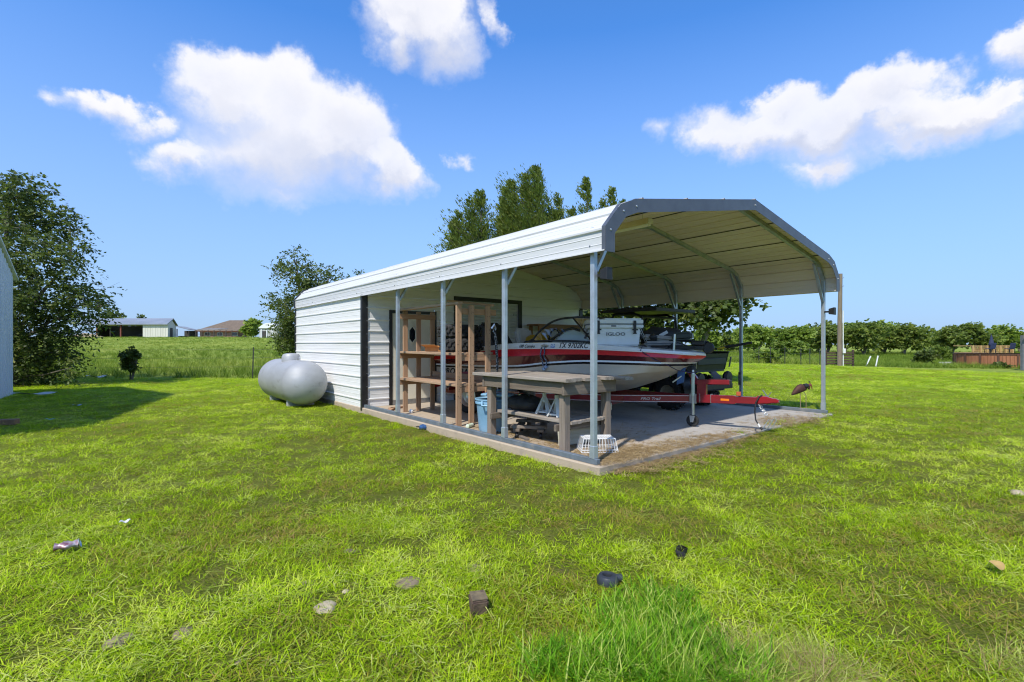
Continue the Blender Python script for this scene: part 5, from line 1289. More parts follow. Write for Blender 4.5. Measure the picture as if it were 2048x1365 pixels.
# long handled tool sticking out of the bed
tl = cthing('pole_saw', 'yellow shafted pole saw with a black grip sticking out of the vehicle bed', 'tool', 5.20, 1.75, 1.07)
p_a, p_b = Vector((-.05, .45, -.03)), Vector((.34, -.72, .21))
MB().tube([p_a, p_a.lerp(p_b, .62)], .017, 8).build('shaft', pmat('yellow_fibreglass', (.62, .50, .015), (.5, .4, .02), 6, .4), tl, smooth=True)
MB().tube([p_a.lerp(p_b, .62), p_b], .024, 8).build('grip', M_DARK, tl, smooth=True)
for f_ in (.12, .30, .46): MB().tube([p_a.lerp(p_b, f_), p_a.lerp(p_b, f_+.04)], .0185, 8).build('band', M_DARK, tl, smooth=True)

# ------------------------------------------------------------------ wooden shelf unit
def wood(name, a, b, c=None, st=(9, 9, .5)): return pmat(name, a, b, 3.0, .85, stretch=st, bump=.35, bscale=18, c3=c, s3=2.2, lo3=.55, hi3=.75)
M_W2X4 = wood('tan_framing_lumber', (.43, .27, .16), (.33, .195, .11), (.25, .17, .11))
M_W2X4V = wood('tan_framing_lumber_long', (.44, .29, .175), (.34, .21, .125), (.26, .18, .12), (9, .5, 9))
M_W2X4U = wood('tan_framing_lumber_cross', (.42, .25, .14), (.31, .18, .10), (.22, .14, .09), (.5, 9, 9))
M_NAIL = pmat('dark_nail_holes', (.05, .035, .025), rough=.8)
SH = cthing('wooden_shelf', 'tall open shelf unit nailed from tan framing lumber', 'shelf', .58, 3.93)
SW, SLn, ST = .345, 1.0, 1.855
STUDS_N = (-.365, -.133, .182)
STUDS_F = (-.24, .031, .33)
rgn = random.Random(4)
def nails(parent, face, n, w, z0, z1):
    mb = MB()
    for k in range(n):
        x = face[0]+rgn.uniform(-w, w); z = rgn.uniform(z0, z1)
        mb.lathe([(.006, 0), (.005, .0015)], 6, Matrix.Translation((x, face[1], z)) @ Matrix.Rotation(R(90), 4, 'X'))
    mb.build('nail', M_NAIL, parent, fix=False)
for end in (-1, 1):
    for x in (STUDS_N if end < 0 else STUDS_F):
        y = end*SLn
        p = MB().b2(x-.0445, x+.0445, y-.019, y+.019, .001, ST-(.0 if x > -.3 else .0)).build('stud', M_W2X4, SH, bevel=.003)
        if end < 0: nails(p, (x, y-.0195), 34, .032, .3, ST-.05)
    for z in (ST-.10, 1.035, .555):
        yy = end*SLn-end*.0385
        MB().b2(-SW-.04, SW+.02, yy-.019, yy+.019, z-.045, z+.045).build('cross_piece', M_W2X4U, SH, bevel=.003)
for x in (-SW-.01,): MB().b2(x-.035, x+.055, -SLn-.02, SLn+.02, ST+.0005, ST+.038).build('top_rail', M_W2X4V, SH, bevel=.003)
MB().box((.30, -.30, ST+.10), (.14, 1.25, .036), Matrix.Rotation(R(7), 3, 'X')).build('top_board', M_W2X4V, SH, bevel=.003)
for zz, gap in ((1.082, (0, 1, 2, 3)), (.602, (0, 1, 2, 3))):
    for k in gap:
        x0 = -SW-.045+k*.178; wdt = .165
        MB().box((x0+wdt/2, rgn.uniform(-.01, .01), zz+.019), (wdt, 2*SLn-.04, .037), Matrix.Rotation(rgn.uniform(-.006, .006), 3, 'X')).build('shelf_board', M_W2X4V, SH, bevel=.003)
MB().b2(.30, .338, -SLn+.05, SLn-.05, .642, .735).build('back_board', M_W2X4V, SH, bevel=.003)
# things on the shelf
for k in range(2):
    t = cthing('knobby_tyre', 'black knobby off-road tyre lying flat on the shelf, %s of the pair' % ('lower' if k == 0 else 'upper'), 'tyre', .64, 3.50+.05*k, 1.125+.222*k, .3*k, 'tyres on the shelf')
    t.scale = (1.25, 1.25, 1.0)
    r, h = .285, .11
    mb = MB().lathe([(.14, .02), (.15, .0), (.24, .0), (.272, .04), (.275, h), (.272, 2*h-.04), (.24, 2*h), (.15, 2*h), (.14, 2*h-.02), (.19, h)], 32, cap=False)
    mb.build('casing', M_RUBBER, t, smooth=30)
    kn = MB()
    for q in range(22):
        for row, off in ((.05, 0), (.11, .5), (.17, 0)):
            a = 2*math.pi*(q+off)/22; kn.box((math.cos(a)*.283, math.sin(a)*.283, row), (.026, .05, .045), Matrix.Rotation(a, 3, 'Z') @ Matrix.Rotation(R(15 if row != .11 else -10), 3, 'X'))
    kn.build('tread', M_RUBBER, t, bevel=.004)
t = cthing('orange_box', 'low orange brown cardboard box on the shelf beside the tyres', 'box', .70, 4.32, 1.122, .1)
M_CARD = pmat('orange_cardboard', (.52, .24, .07), (.42, .19, .06), 5, .85)
MB().b2(-.16, .16, -.22, .22, 0, .10).build('box_body', M_CARD, t, bevel=.004)
MB().box((-.20, 0, .09), (.12, .43, .004), Matrix.Rotation(R(25), 3, 'Y')).build('flap', M_CARD, t)
t = cthing('orange_strap', 'bright orange ratchet strap coiled in front of the tyres on the shelf', 'strap', .32, 3.55, 1.122)
MB().tube([(.03*math.sin(q*1.0)+.05, .05*q-.16, .03+.10*abs(math.sin(q*.9))) for q in np.linspace(0, 6.2, 26)], .014, 5).build('webbing', pmat('orange_webbing', (.62, .16, .02), rough=.7), t, smooth=True)
MB().box((.02, .05, .15), (.06, .12, .05), Matrix.Rotation(.3, 3, 'X')).build('ratchet', M_GELW, t, bevel=.01)
t = cthing('camo_rope', 'black and white rope hanging down the front of the shelf', 'rope', .83, 2.90, 0)
MB().tube([(0, -.02, 1.56), (.02, -.03, 1.45), (.05, -.03, 1.32), (.06, -.035, 1.15), (.075, -.035, .95), (.07, -.03, .75), (.08, -.035, .55), (.085, -.03, .40)], [.018, .02, .022, .022, .02, .018, .014, .010], 8).build('rope_strand', pmat('black_white_rope', (.02, .02, .022), (.5, .5, .52), 40, .7, lo=.52, hi=.6), t, smooth=True)
MB().tube([(-.03, -.02, 1.50), (.0, -.05, 1.56), (.04, -.03, 1.50), (.01, -.02, 1.44)], .02, 6).build('hook', M_CHROME, t, smooth=True)

# wooden rack on the shed wall, seen over the boat
rk = cthing('wall_rack', 'brown wooden rack standing against the shed wall behind the boat', 'rack', 4.95, 5.72)
M_RACK = wood('orange_brown_lumber', (.34, .17, .07), (.25, .12, .05), None, (.5, 9, 9))
for x in (-.72, .0, .72):
    for y in (-.16, .16): MB().b2(x-.045, x+.045, y-.02, y+.02, .001, 1.70).build('leg', M_RACK, rk, bevel=.003)
for z in (1.702, 1.05):
    for y in (-.14, .0, .14): MB().b2(-.82, .82, y-.065, y+.065, z, z+.036).build('shelf_board', M_RACK, rk, bevel=.003)
MB().b2(-.78, .78, -.20, -.182, 1.60, 1.70).build('front_rail', M_RACK, rk, bevel=.003)

# ------------------------------------------------------------------ work bench
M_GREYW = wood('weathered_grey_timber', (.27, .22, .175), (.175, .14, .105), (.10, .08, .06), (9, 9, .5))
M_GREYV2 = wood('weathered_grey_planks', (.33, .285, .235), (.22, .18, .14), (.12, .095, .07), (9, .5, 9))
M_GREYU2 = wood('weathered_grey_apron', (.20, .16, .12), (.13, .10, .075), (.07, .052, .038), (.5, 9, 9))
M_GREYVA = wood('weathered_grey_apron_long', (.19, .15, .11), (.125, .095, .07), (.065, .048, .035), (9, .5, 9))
BN = cthing('work_bench', 'heavy weathered grey timber work bench at the corner of the carport', 'work bench', .55, 1.33)
LG = [(-.36, -.70), (-.36, .72), (.36, -.70), (.36, .72)]
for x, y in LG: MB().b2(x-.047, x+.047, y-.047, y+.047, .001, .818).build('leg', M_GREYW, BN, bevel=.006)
rgb = random.Random(12)
ends = [(-.86, .98), (-.80, .86), (-.84, .80), (-.78, .88), (-.86, .82), (-1.02, .80)]
for k, (y0, y1) in enumerate(ends):
    x0 = -.50+k*.168
    mb = MB(); n = 9; rows = []
    for i in range(n):
        y = y0+(y1-y0)*i/(n-1); w0 = rgb.uniform(-.004, .004); dz_ = rgb.uniform(-.0025, .0025)
        rows.append([(x0+w0, y, .8195), (x0+.160+w0, y, .8195), (x0+.160+w0, y, .857+dz_), (x0+w0, y, .857+dz_)])
    mb.grid(rows, close=True); mb.add(rows[0], [(0, 1, 2, 3)]); mb.add(rows[-1], [(3, 2, 1, 0)]); mb.build('top_plank', M_GREYV2, BN, bevel=.004)
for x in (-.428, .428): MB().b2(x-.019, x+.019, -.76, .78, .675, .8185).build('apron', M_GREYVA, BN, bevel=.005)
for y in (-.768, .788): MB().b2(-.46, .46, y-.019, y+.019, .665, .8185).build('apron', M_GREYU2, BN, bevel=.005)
for k in range(4):
    x0 = -.31+k*.19; MB().b2(x0, x0+.178, -.76+.03*(k % 2), .66, .315+.002*k, .353+.002*k).build('shelf_plank', M_GREYV2, BN, bevel=.004)
for y in (-.62, .64): MB().b2(-.44, .44, y-.019, y+.019, .235, .314).build('shelf_bearer', M_GREYU2, BN, bevel=.004)
MB().bar((.18, .62, .60), (.30, .62, .36), .04, .09).build('brace', M_GREYW, BN)
MB().b2(.395, .41, -.755, -.749, .43, .52).build('steel_tab', M_ALU, BN)
# pale plank standing on edge behind the near leg
o = MB().b2(-.36, .30, -.012, .012, .001, .185).build('pale_plank', wood('pale_greenish_plank', (.50, .47, .36), (.40, .37, .27), None, (.5, 9, 9)), None, bevel=.003); o.location = cw(.66, .80, .02); o.rotation_euler = (R(-7), 0, TH-.10); tag(o, 'pale greenish plank leaning on edge under the work bench', 'plank')
# jack stands
M_JSW = pmat('white_enamel', (.72, .73, .70), (.60, .60, .56), 8, .4, c3=(.25, .2, .15), s3=14, lo3=.64, hi3=.74)
def jack_stand(u, v, z, rz, label):
    t = cthing('jack_stand', label, 'jack stand', u, v, z, rz, 'jack stands on the bench shelf')
    for k in range(4):
        a = math.pi/4+k*math.pi/2; d_ = Vector((math.cos(a), math.sin(a), 0)); s_ = Vector((-d_.y, d_.x, 0))
        top = d_*.022+Vector((0, 0, .215)); bot = d_*.125
        MB().add([bot-s_*.026+Vector((0, 0, .002)), bot+s_*.026+Vector((0, 0, .002)), top+s_*.020, top-s_*.020, bot*.92-s_*.026, bot*.92+s_*.026, top-d_*.008+s_*.020, top-d_*.008-s_*.020],
                 [(0, 1, 2, 3), (5, 4, 7, 6), (0, 4, 5, 1), (1, 5, 6, 2), (2, 6, 7, 3), (3, 7, 4, 0)]).build('leg', M_JSW, t)
    mb = MB()
    for k in range(4):
        a0 = math.pi/4+k*math.pi/2; a1 = a0+math.pi/2; mb.bar((math.cos(a0)*.105, math.sin(a0)*.105, .025), (math.cos(a1)*.105, math.sin(a1)*.105, .025), .006, .018)
    mb.build('foot_band', M_JSW, t)
    MB().lathe([(.034, .15), (.026, .20), (.026, .262)], 12).build('collar', M_JSW, t, smooth=30)
    MB().b2(-.015, .015, -.013, .013, .18, .300).build('ratchet_bar', M_DARK, t); MB().prism([(-.04, .315), (-.03, .298), (.03, .298), (.04, .315), (.02, .307), (-.02, .307)], 'y', -.018, .018).build('saddle', M_DARK, t)
    MB().tube([(.02, 0, .235), (.075, .02, .215), (.10, .02, .18)], .006, 6).build('release_handle', M_JSW, t)
jack_stand(.40, .98, .3595, .2, 'white jack stand on the bench shelf beside the near leg'); jack_stand(.45, 1.26, .3595, .5, 'white jack stand on the bench shelf beside the black bag')
t = cthing('tool_bag', 'slumped black tool bag on the lower bench shelf', 'bag', .48, 1.68, .36, .2)
rows = []
for i in range(9):
    a = math.pi*i/8
    rows.append([(.17*math.cos(b)*math.sin(a)**.6*(1+.2*mnoise.noise(Vector((i*.8, j*.6, 9)))), -.27*math.cos(a), max(.0, .09+.12*math.sin(b)*math.sin(a)**.6*(1+.5*mnoise.noise(Vector((i*.7, j*.5, 3)))))) for j, b in enumerate(np.linspace(0, 2*math.pi, 19)[:-1])])
MB().grid(rows, close=True).build('bag_body', pmat('black_canvas', (.012, .012, .012), (.028, .028, .028), 9, .75, bump=.3), t, smooth=True)
MB().tube([(0, -.12, .17), (-.05, -.05, .24), (-.05, .05, .24), (0, .12, .17)], .012, 6).build('strap', M_DARK, t, smooth=True)
MB().box((-.02, .06, .205), (.05, .03, .012)).build('buckle', M_CHROME, t)
# dolly under the bench
t = cthing('wooden_dolly', 'low wooden dolly on black casters under the work bench', 'dolly', .62, 1.72, 0, .75)
for y in (-.16, .16): MB().b2(-.34, .34, y-.045, y+.045, .095, .133).build('rail', M_GREYU2, t, bevel=.004)
for x in (-.26, .26): MB().b2(x-.045, x+.045, -.24, .24, .1335, .170).build('deck_board', M_GREYW, t, bevel=.004)
for x in (-.28, .28):
    for y in (-.16, .16):
        wheel(t, (x, y, .04), .04, .032, .018, M_DARK, M_ALU, 14); MB().b2(x-.02, x+.02, y-.028, y+.028, .078, .0945).build('caster_plate', M_DARK, t)
# wire basket
t = cthing('wire_basket', 'upturned white wire basket in the straw beside the corner post', 'basket', .56, .46, .002, -.62)
M_WWIRE = pmat('white_coated_wire', (.72, .72, .69), rough=.4)
W1, D1, W2, D2, HB = .215, .15, .185, .12, .155
def rectp(w, d, z): return [(-w, -d, z), (w, -d, z), (w, d, z), (-w, d, z)]
for (w, d, z) in ((W1, D1, .004), (W1-.004, D1-.004, .03), (W2, D2, HB)): MB().tube(rectp(w, d, z), .0042, 5, closed=True).build('rim_wire', M_WWIRE, t)
for q in range(13):
    f_ = -1+2*q/12; MB().tube([(f_*W1, -D1, .004), (f_*W2, -D2, HB), (f_*W2, D2, HB), (f_*W1, D1, .004)], .0026, 4).build('wire', M_WWIRE, t)
for q in range(7):
    f_ = -1+2*(q+.5)/7; MB().tube([(-W1, f_*D1, .004), (-W2, f_*D2, HB), (W2, f_*D2, HB), (W1, f_*D1, .004)], .0026, 4).build('wire', M_WWIRE, t)
# blue trash can and its lid
M_BLUE = pmat('pale_blue_plastic', (.24, .43, .58), (.19, .36, .50), 5, .5, c3=(.30, .40, .44), s3=7, lo3=.6, hi3=.75, bump=.05)
t = cthing('trash_can', 'pale blue plastic trash can beside the work bench leg', 'trash can', .40, 2.32, .001)
HC = .47
MB().lathe([(.15, 0), (.185, .004), (.195, .03), (.228, HC-.07), (.232, HC-.06)], 32).build('body', M_BLUE, t, smooth=30)
MB().lathe([(.229, HC-.075), (.246, HC-.07), (.246, HC-.045), (.236, HC-.04), (.252, HC-.015), (.252, HC), (.238, HC), (.222, HC-.02)], 32, cap=False).build('rim', M_BLUE, t, smooth=30)
for a in (R(215), R(35)):
    c_, s_ = math.cos(a), math.sin(a); MB().tube([(c_*.245+s_*.07, s_*.245-c_*.07, HC-.03), (c_*.30+s_*.05, s_*.30-c_*.05, HC-.08), (c_*.30-s_*.05, s_*.30+c_*.05, HC-.08), (c_*.245-s_*.07, s_*.245+c_*.07, HC-.03)], .016, 8).build('handle', M_BLUE, t, smooth=True)
MB().lathe([(.01, HC-.05), (.215, HC-.06)], 20, cap=False).build('liner', M_DARK, t)
ld = t
M_LID = Matrix.Translation((.07, -.10, HC+.055)) @ Matrix.Rotation(R(5), 4, 'Y') @ Matrix.Rotation(R(-3), 4, 'X')
t = MB().lathe([(.27, -.03), (.285, -.02), (.28, .0), (.25, .012), (.18, .028), (.10, .034), (.01, .036)], 34, M_LID, cap=False).build('lid', M_BLUE, ld, smooth=30)
for a in (R(215), R(35)):
    c_, s_ = math.cos(a), math.sin(a); MB().tube([(c_*.27+s_*.07, s_*.27-c_*.07, -.01), (c_*.325, s_*.325, -.005), (c_*.27-s_*.07, s_*.27+c_*.07, -.01)], .016, 8).xf(M_LID).build('grip', M_BLUE, t, smooth=True)
MB().tube([(.12, .0, .03), (.06, 0, .055), (-.06, 0, .055), (-.12, 0, .03)], .014, 7).xf(M_LID).build('handle', M_BLUE, t, smooth=True)
t = cthing('work_glove', 'pale dirty cloth hanging from the trash can handle', 'cloth', .24, 2.13, .38, .6)
rows = [[(.055*math.cos(b)*(1-.3*i/4), -.02+.018*math.sin(b), .05-.032*i+.006*math.sin(3*b+i)) for b in np.linspace(0, 2*math.pi, 13)[:-1]] for i in range(5)]
MB().grid(rows, close=True).build('cloth_fold', pmat('dirty_cloth', (.5, .47, .4), (.3, .27, .22), 12, .9), t, smooth=True)
# small clutter on the slab
rgc = random.Random(5)
for (u, v, l, w, h, rz, lab) in ((.20, 5.25, .42, .09, .04, .9, 'short brown offcut on the slab by the entry door'), (.42, 5.45, .36, .10, .04, .4, 'second brown offcut lying against the shed wall'), (.14, 1.30, .22, .05, .03, 1.3, 'grey splintered offcut on the base rail under the bench')):
    o = MB().b2(-l/2, l/2, -w/2, w/2, .001, h).build('wood_offcut', M_W2X4U if v > 3 else M_GREYU2, None, bevel=.004); o.location = cw(u, v, 0 if v > 3 else .058); o.rotation_euler = (0, 0, TH+rz); tag(o, lab, 'wood', 'offcuts on the slab')
t = cthing('spray_can', 'pale green and black can lying by the shelf foot', 'can', .30, 2.74, .032, .5)
MB().lathe([(.02, -.10), (.03, -.095), (.031, .06), (.02, .075)], 14, Matrix.Rotation(R(90), 4, 'Y')).build('can_body', pmat('pale_green_label', (.50, .60, .35), (.65, .68, .6), 20, .4), t, smooth=30); MB().lathe([(.022, .0755), (.022, .115)], 12, Matrix.Rotation(R(90), 4, 'Y')).build('cap', M_DARK, t, smooth=30)
o = MB().lathe([(.015, 0), (.035, .01), (.04, .04), (.02, .07), (.01, .072)], 10).build('light_bulb', M_GELW, None, smooth=True); o.location = cw(.35, 4.72, .001); tag(o, 'small white ball lying near the left foot of the shelf', 'ball')

# ------------------------------------------------------------------ propane tank
PT = cthing('propane_tank', 'large silver propane tank lying beside the shed wall', 'propane tank', -.62, 8.78, -.10)
M_SILV = pmat('silver_tank_paint', (.40, .405, .41), (.33, .335, .34), 1.6, .55, .25, c3=(.20, .185, .165), s3=4, lo3=.58, hi3=.80, bump=.05, bscale=9, rvar=.08, stretch=(1, .6, 1.6))
RT, LT = .475, 1.02
prof = []
for q in range(13):
    a = R(90)*q/12; prof.append((max(.004, RT*math.sin(a)), -LT-.42*math.cos(a)))
for q in range(1, 7): prof.append((RT*(1.0), -LT+2*LT*q/7))
for q in range(13):
    a = R(90)*(1-q/12); prof.append((max(.004, RT*math.sin(a)), LT+.42*math.cos(a)))
MB().lathe(prof, 48, Matrix.Translation((0, 0, RT+.035)) @ Matrix.Rotation(R(-90), 4, 'X')).build('vessel', M_SILV, PT, smooth=40)
for y in (-LT, 0.0, LT): MB().lathe([(RT+.001, -.012), (RT+.004, 0), (RT+.001, .012)], 48, Matrix.Translation((0, y, RT+.035)) @ Matrix.Rotation(R(-90), 4, 'X'), cap=False).build('weld_seam', M_SILV, PT, smooth=40)
MB().b2(-.115, .115, -.08, .08, 0, .004).xf(Matrix.Translation((-.33, -.55, RT*1.72)) @ Matrix.Rotation(R(-45), 4, 'Y')).build('data_plate', M_ALU, PT)
MB().tube([(.10, .28, RT*2+.0), (.22, .55, RT*1.9), (.40, .75, RT*1.3), (.50, .8, .35), (.55, .8, -.05)], .011, 7).build('copper_line', pmat('copper_tube', (.30, .14, .07), rough=.4, metal=.7), PT, smooth=True)
MB().lathe([(.20, RT*2-.03), (.20, RT*2+.11), (.17, RT*2+.165), (.10, RT*2+.185), (.004, RT*2+.19)], 26).build('valve_dome', M_SILV, PT, smooth=40)
MB().tube([(.02, -.62, RT*2+.01), (.02, -.62, RT*2+.09), (.02, -.57, RT*2+.11), (.02, -.55, RT*2+.07)], .012, 8).build('lifting_eye', M_SILV, PT, smooth=True)
for y in (-.72, .72):
    MB().b2(-.28, .28, y-.06, y+.06, -.04, .15).build('foot', M_SILV, PT, bevel=.01)
    MB().b2(-.40, .40, y-.12, y+.12, -.14, -.035).build('pad', M_CONC, PT, bevel=.01)
# ------------------------------------------------------------------ metal yard bird
bd_ = thing('metal_bird', 'rusty metal yard art bird on two thin stakes beside the corner post', 'ornament', at_ground(1603, 821, 0.0)+Vector((0, 0, 0)), R(6))
M_RUST = pmat('dark_rust', (.055, .026, .022), (.09, .035, .025), 14, .7, .3, bump=.3, bscale=50)
rows = []
for i in range(11):
    f_ = i/10; x = -.20+.30*f_; wd_ = .085*math.sin(math.pi*min(1, f_*.9+.03))**.8; zc_ = .30+.11*f_+.05*math.sin(math.pi*f_)
    rows.append([(x, .055*math.sin(b)*(wd_/.085), zc_+wd_*math.cos(b)) for b in np.linspace(0, 2*math.pi, 17)[:-1]])
MB().grid(rows, close=True).build('body', M_RUST, bd_, smooth=True)
MB().lathe([(.01, -.06), (.05, -.03), (.05, .03), (.02, .07)], 12, Matrix.Translation((.08, 0, .455)) @ Matrix.Rotation(R(80), 4, 'Y')).build('breast', M_DARK, bd_, smooth=True)
MB().tube([(.12, 0, .45), (.145, 0, .40), (.16, 0, .395), (.165, 0, .43), (.16, 0, .47)], .010, 7).build('neck', M_RUST, bd_, smooth=True)
M_RREST = pmat('red_rust', (.22, .045, .03), (.13, .04, .03), 16, .7)
MB().lathe([(.006, -.05), (.022, -.02), (.024, .01), (.006, .04)], 10, Matrix.Translation((.165, 0, .475)) @ Matrix.Rotation(R(20), 4, 'Y')).build('head', M_RREST, bd_, smooth=True)
MB().tube([(.17, 0, .49), (.20, 0, .485), (.205, 0, .44), (.215, 0, .40)], .008, 6).build('wattle', M_RREST, bd_, smooth=True)
MB().box((.16, 0, .535), (.03, .02, .025)).build('comb', M_DARK, bd_, bevel=.006)
MB().tube([(-.03, 0, .33), (-.02, 0, .27), (-.02, 0, -.12)], .006, 6).build('stake', pmat('tan_stake', (.28, .20, .12), rough=.7), bd_); MB().tube([(.05, .0, .35), (.09, 0, .28), (.095, 0, -.12)], .006, 6).build('stake', pmat('tan_stake_b', (.28, .20, .12), rough=.7), bd_)
# electrical box on the right side post
o = MB().b2(-.035, .0, -.03, .03, 0, .26).b2(-.05, -.035, -.02, .02, .07, .12).build('outlet_box', pmat('dark_brown_metal', (.05, .035, .03), (.2, .2, .2), 12, .5), None, bevel=.004); o.location = cw(6.118, 1.545, .42); o.rotation_euler = (0, 0, TH); tag(o, 'small dark outlet box on the carport side post', 'outlet box')

# ------------------------------------------------------------------ things lying in the grass
def rock(px, py, rpx, label, mat, seed, flat=.35, name='stone', sink=.30):
    p = at_ground(px, py); p.z = hg1(p.x, p.y); r = rpx/F*p.y
    rows = []
    for i in range(9):
        a = math.pi*i/8
        rows.append([(math.sin(a)*math.cos(b)*r*(1+.30*mnoise.noise(Vector((math.cos(b)*1.3+seed, math.sin(b)*1.3, a)))), math.sin(a)*math.sin(b)*r*.85*(1+.30*mnoise.noise(Vector((math.cos(b)*1.7, seed+math.sin(b), a)))),
                      math.cos(a)*r*flat*(1+.2*mnoise.noise(Vector((seed, b, a))))) for b in np.linspace(0, 2*math.pi, 15)[:-1]])
    o = MB().grid(rows, close=True).build(name, mat, None, smooth=50); o.location = p+Vector((0, 0, r*flat*sink-.006)); o.rotation_euler = (0, 0, seed)
    return tag(o, label, 'stone', 'stones in the lawn')
M_STONE = pmat('grey_tan_fieldstone', (.25, .195, .125), (.15, .12, .08), 9, .95, spec=.1, bump=.9, bscale=25, c3=(.13, .14, .06), s3=12, lo3=.55, hi3=.7)
M_STONEP = pmat('pale_limestone', (.44, .37, .25), (.30, .25, .16), 8, .95, spec=.1, bump=.9, bscale=25)
rock(240, 1287, 30, 'largest grey stone with a dark split edge half sunk in the lawn', M_STONE, 1)
rock(366, 1272, 24, 'flat grey stone right beside the largest stone in the lawn', M_STONE, 2, .22)
rock(816, 1170, 30, 'smooth flat brown grey stone in the lawn behind the brick', M_STONE, 3, .25)
rock(948, 1136, 20, 'thin grey stone nearly covered by grass beyond the smooth flat stone', M_STONE, 4, .2)
rock(652, 1223, 26, 'pale cream limestone lying in the lawn', M_STONEP, 5, .28)
rock(617, 1174, 18, 'dull tan stone mostly grown over behind the pale limestone', M_STONE, 6, .2)
rock(482, 1326, 12, 'small grey stone poking from the lawn between larger stones', M_STONE, 7, .4)
rock(691, 1192, 8, 'tiny white pebble beside the pale limestone', M_STONEP, 8, .5)
rock(700, 1108, 14, 'small sunken tan stone at the mown strip', M_STONE, 9, .25)
rock(2034, 995, 16, 'whitish broken rock at the lawn edge on the pool side', M_STONEP, 10, .4)
rock(138, 1282, 6, 'tiny white pebble beyond the largest stone', M_STONEP, 11, .6)
p = at_ground(957, 1222); p.z = hg1(p.x, p.y)
t = thing('half_brick', 'broken dark brown half brick standing proud of the lawn', 'brick', p, .25)
rgk = random.Random(8)
mb = MB().b2(-.045, .045, -.055, .055, 0, .075); mb.v = [tuple(c+rgk.uniform(-.007, .007) for c in v) for v in mb.v]
mb.build('brick_body', pmat('dark_brown_brick', (.075, .045, .032), (.13, .09, .05), 14, .9, bump=.8, bscale=40), t, bevel=.008, seg=2)
MB().b2(-.040, .040, -.048, .048, .0755, .079).build('lichen_top', pmat('lichen_crust', (.20, .15, .075), (.10, .075, .045), 25, .95), t)
p = at_ground(1215, 1170); p.z = hg1(p.x, p.y)
t = thing('plastic_elbow', 'dark grey plastic pipe elbow ring lying in the grass', 'pipe fitting', p, .3)
M_SLATE = pmat('slate_grey_plastic', (.022, .025, .032), (.05, .055, .065), 8, .4)
MB().lathe([(.040, 0), (.060, .012), (.062, .035), (.050, .055), (.030, .058), (.026, .045), (.03, .01)], 22, cap=False).build('ring', M_SLATE, t, smooth=40); MB().tube([(.05, 0, .03), (.085, -.005, .03)], .022, 12).build('spigot', M_SLATE, t, smooth=True)
p = at_ground(1363, 1115); p.z = hg1(p.x, p.y)
t = thing('rubber_scrap', 'crumpled black rubber scrap in the grass beyond the tall tuft', 'scrap', p, .9)
rows = [[(.05*math.cos(b)*(1+.4*math.sin(2*b+i)), .03*math.sin(b)*(1+.3*math.cos(3*b+i)), .01+.014*i+.01*math.sin(3*b+i*2)) for b in np.linspace(0, 2*math.pi, 15)[:-1]] for i in range(4)]
MB().grid(rows, close=True).build('fold', M_RUBBER, t, smooth=40)
p = at_ground(133, 1108); p.z = hg1(p.x, p.y)
t = thing('crushed_can', 'crushed maroon and silver drink can in the lawn', 'can', p+Vector((0, 0, .02)), .6)
rows = []
for i in range(9):
    f_ = i/8; rows.append([(-.06+.12*f_, (.034-.010*math.sin(f_*9))*math.cos(b), .028+(.020+.008*math.sin(f_*12+b*2))*math.sin(b)) for b in np.linspace(0, 2*math.pi, 15)[:-1]])
MB().grid(rows, close=True).build('can_body', pmat('maroon_print', (.20, .035, .06), (.55, .50, .50), 22, .35, .3), t, smooth=35)
MB().lathe([(.004, 0), (.026, .002), (.030, .008)], 14, Matrix.Translation((.06, 0, .03)) @ Matrix.Rotation(R(75), 4, 'Y'), cap=False).build('can_end', M_CHROME, t, smooth=True)
def scrap(px, py, w, d, label, mat, rz=0.0, curl=.2, name='litter', lift=.05, tilt=0.0, cat='litter', thick=.002):
    p = at_ground(px, py); p.z = hg1(p.x, p.y)+lift
    rows = [[(-w/2+w*i/6, -d/2+d*j/4, curl*w*.25*math.sin(i*1.1+j*.7)) for i in range(7)] for j in range(5)]
    rows2 = [[(x, y, z-thick) for x, y, z in r] for r in rows]
    o = MB().grid(rows).grid(rows2).build(name, mat, None, smooth=True, fix=False); o.location = p; o.rotation_euler = (tilt, 0, rz); return tag(o, label, cat)
M_PAPER = pmat('dirty_white_paper', (.62, .62, .60), (.5, .5, .47), 8, .8)
scrap(250, 1056, .06, .05, 'crumpled white paper scrap in the open lawn', M_PAPER, .3, .5)
scrap(195, 757, .75, .22, 'white crumpled plastic sheet at the field edge near the vine bush', M_PAPER, .1, .25, lift=.10)
sm = scrap(70, 794, .95, .18, 'bent strip of white sheet metal lying on the lawn by the building', M_NBROOF, R(14), .12, 'sheet_metal', .09, cat='sheet metal', thick=.004)
scrap(155, 813, .16, .08, 'faded blue plastic scrap in the lawn before the white sheet metal', pmat('faded_blue_plastic', (.30, .40, .50), rough=.6), .4, .3)
scrap(100, 844, .12, .08, 'turquoise plastic scrap in the lawn near the wood block', pmat('turquoise_plastic', (.14, .36, .38), rough=.6), .2, .3)
p = at_ground(1992, 1150); p.z = hg1(p.x, p.y)
rows = [[(.042*q*math.cos(b)*(1+.15*math.cos(b)), .036*q*math.sin(b), .008*math.cos(2*b)*q+.006*q) for b in np.linspace(0, 2*math.pi, 15)[:-1]] for q in (.05, .5, 1.0)]
o = MB().grid(rows, close=True).build('dead_leaf', pmat('tan_dead_leaf', (.42, .28, .09), (.33, .22, .07), 20, .8), None, smooth=True); o.location = p+Vector((0, 0, .055)); o.rotation_euler = (R(25), 0, .3); tag(o, 'single round tan dead leaf lying on the lawn', 'leaf')
p = at_ground(8, 851); p.z = hg1(p.x, p.y)
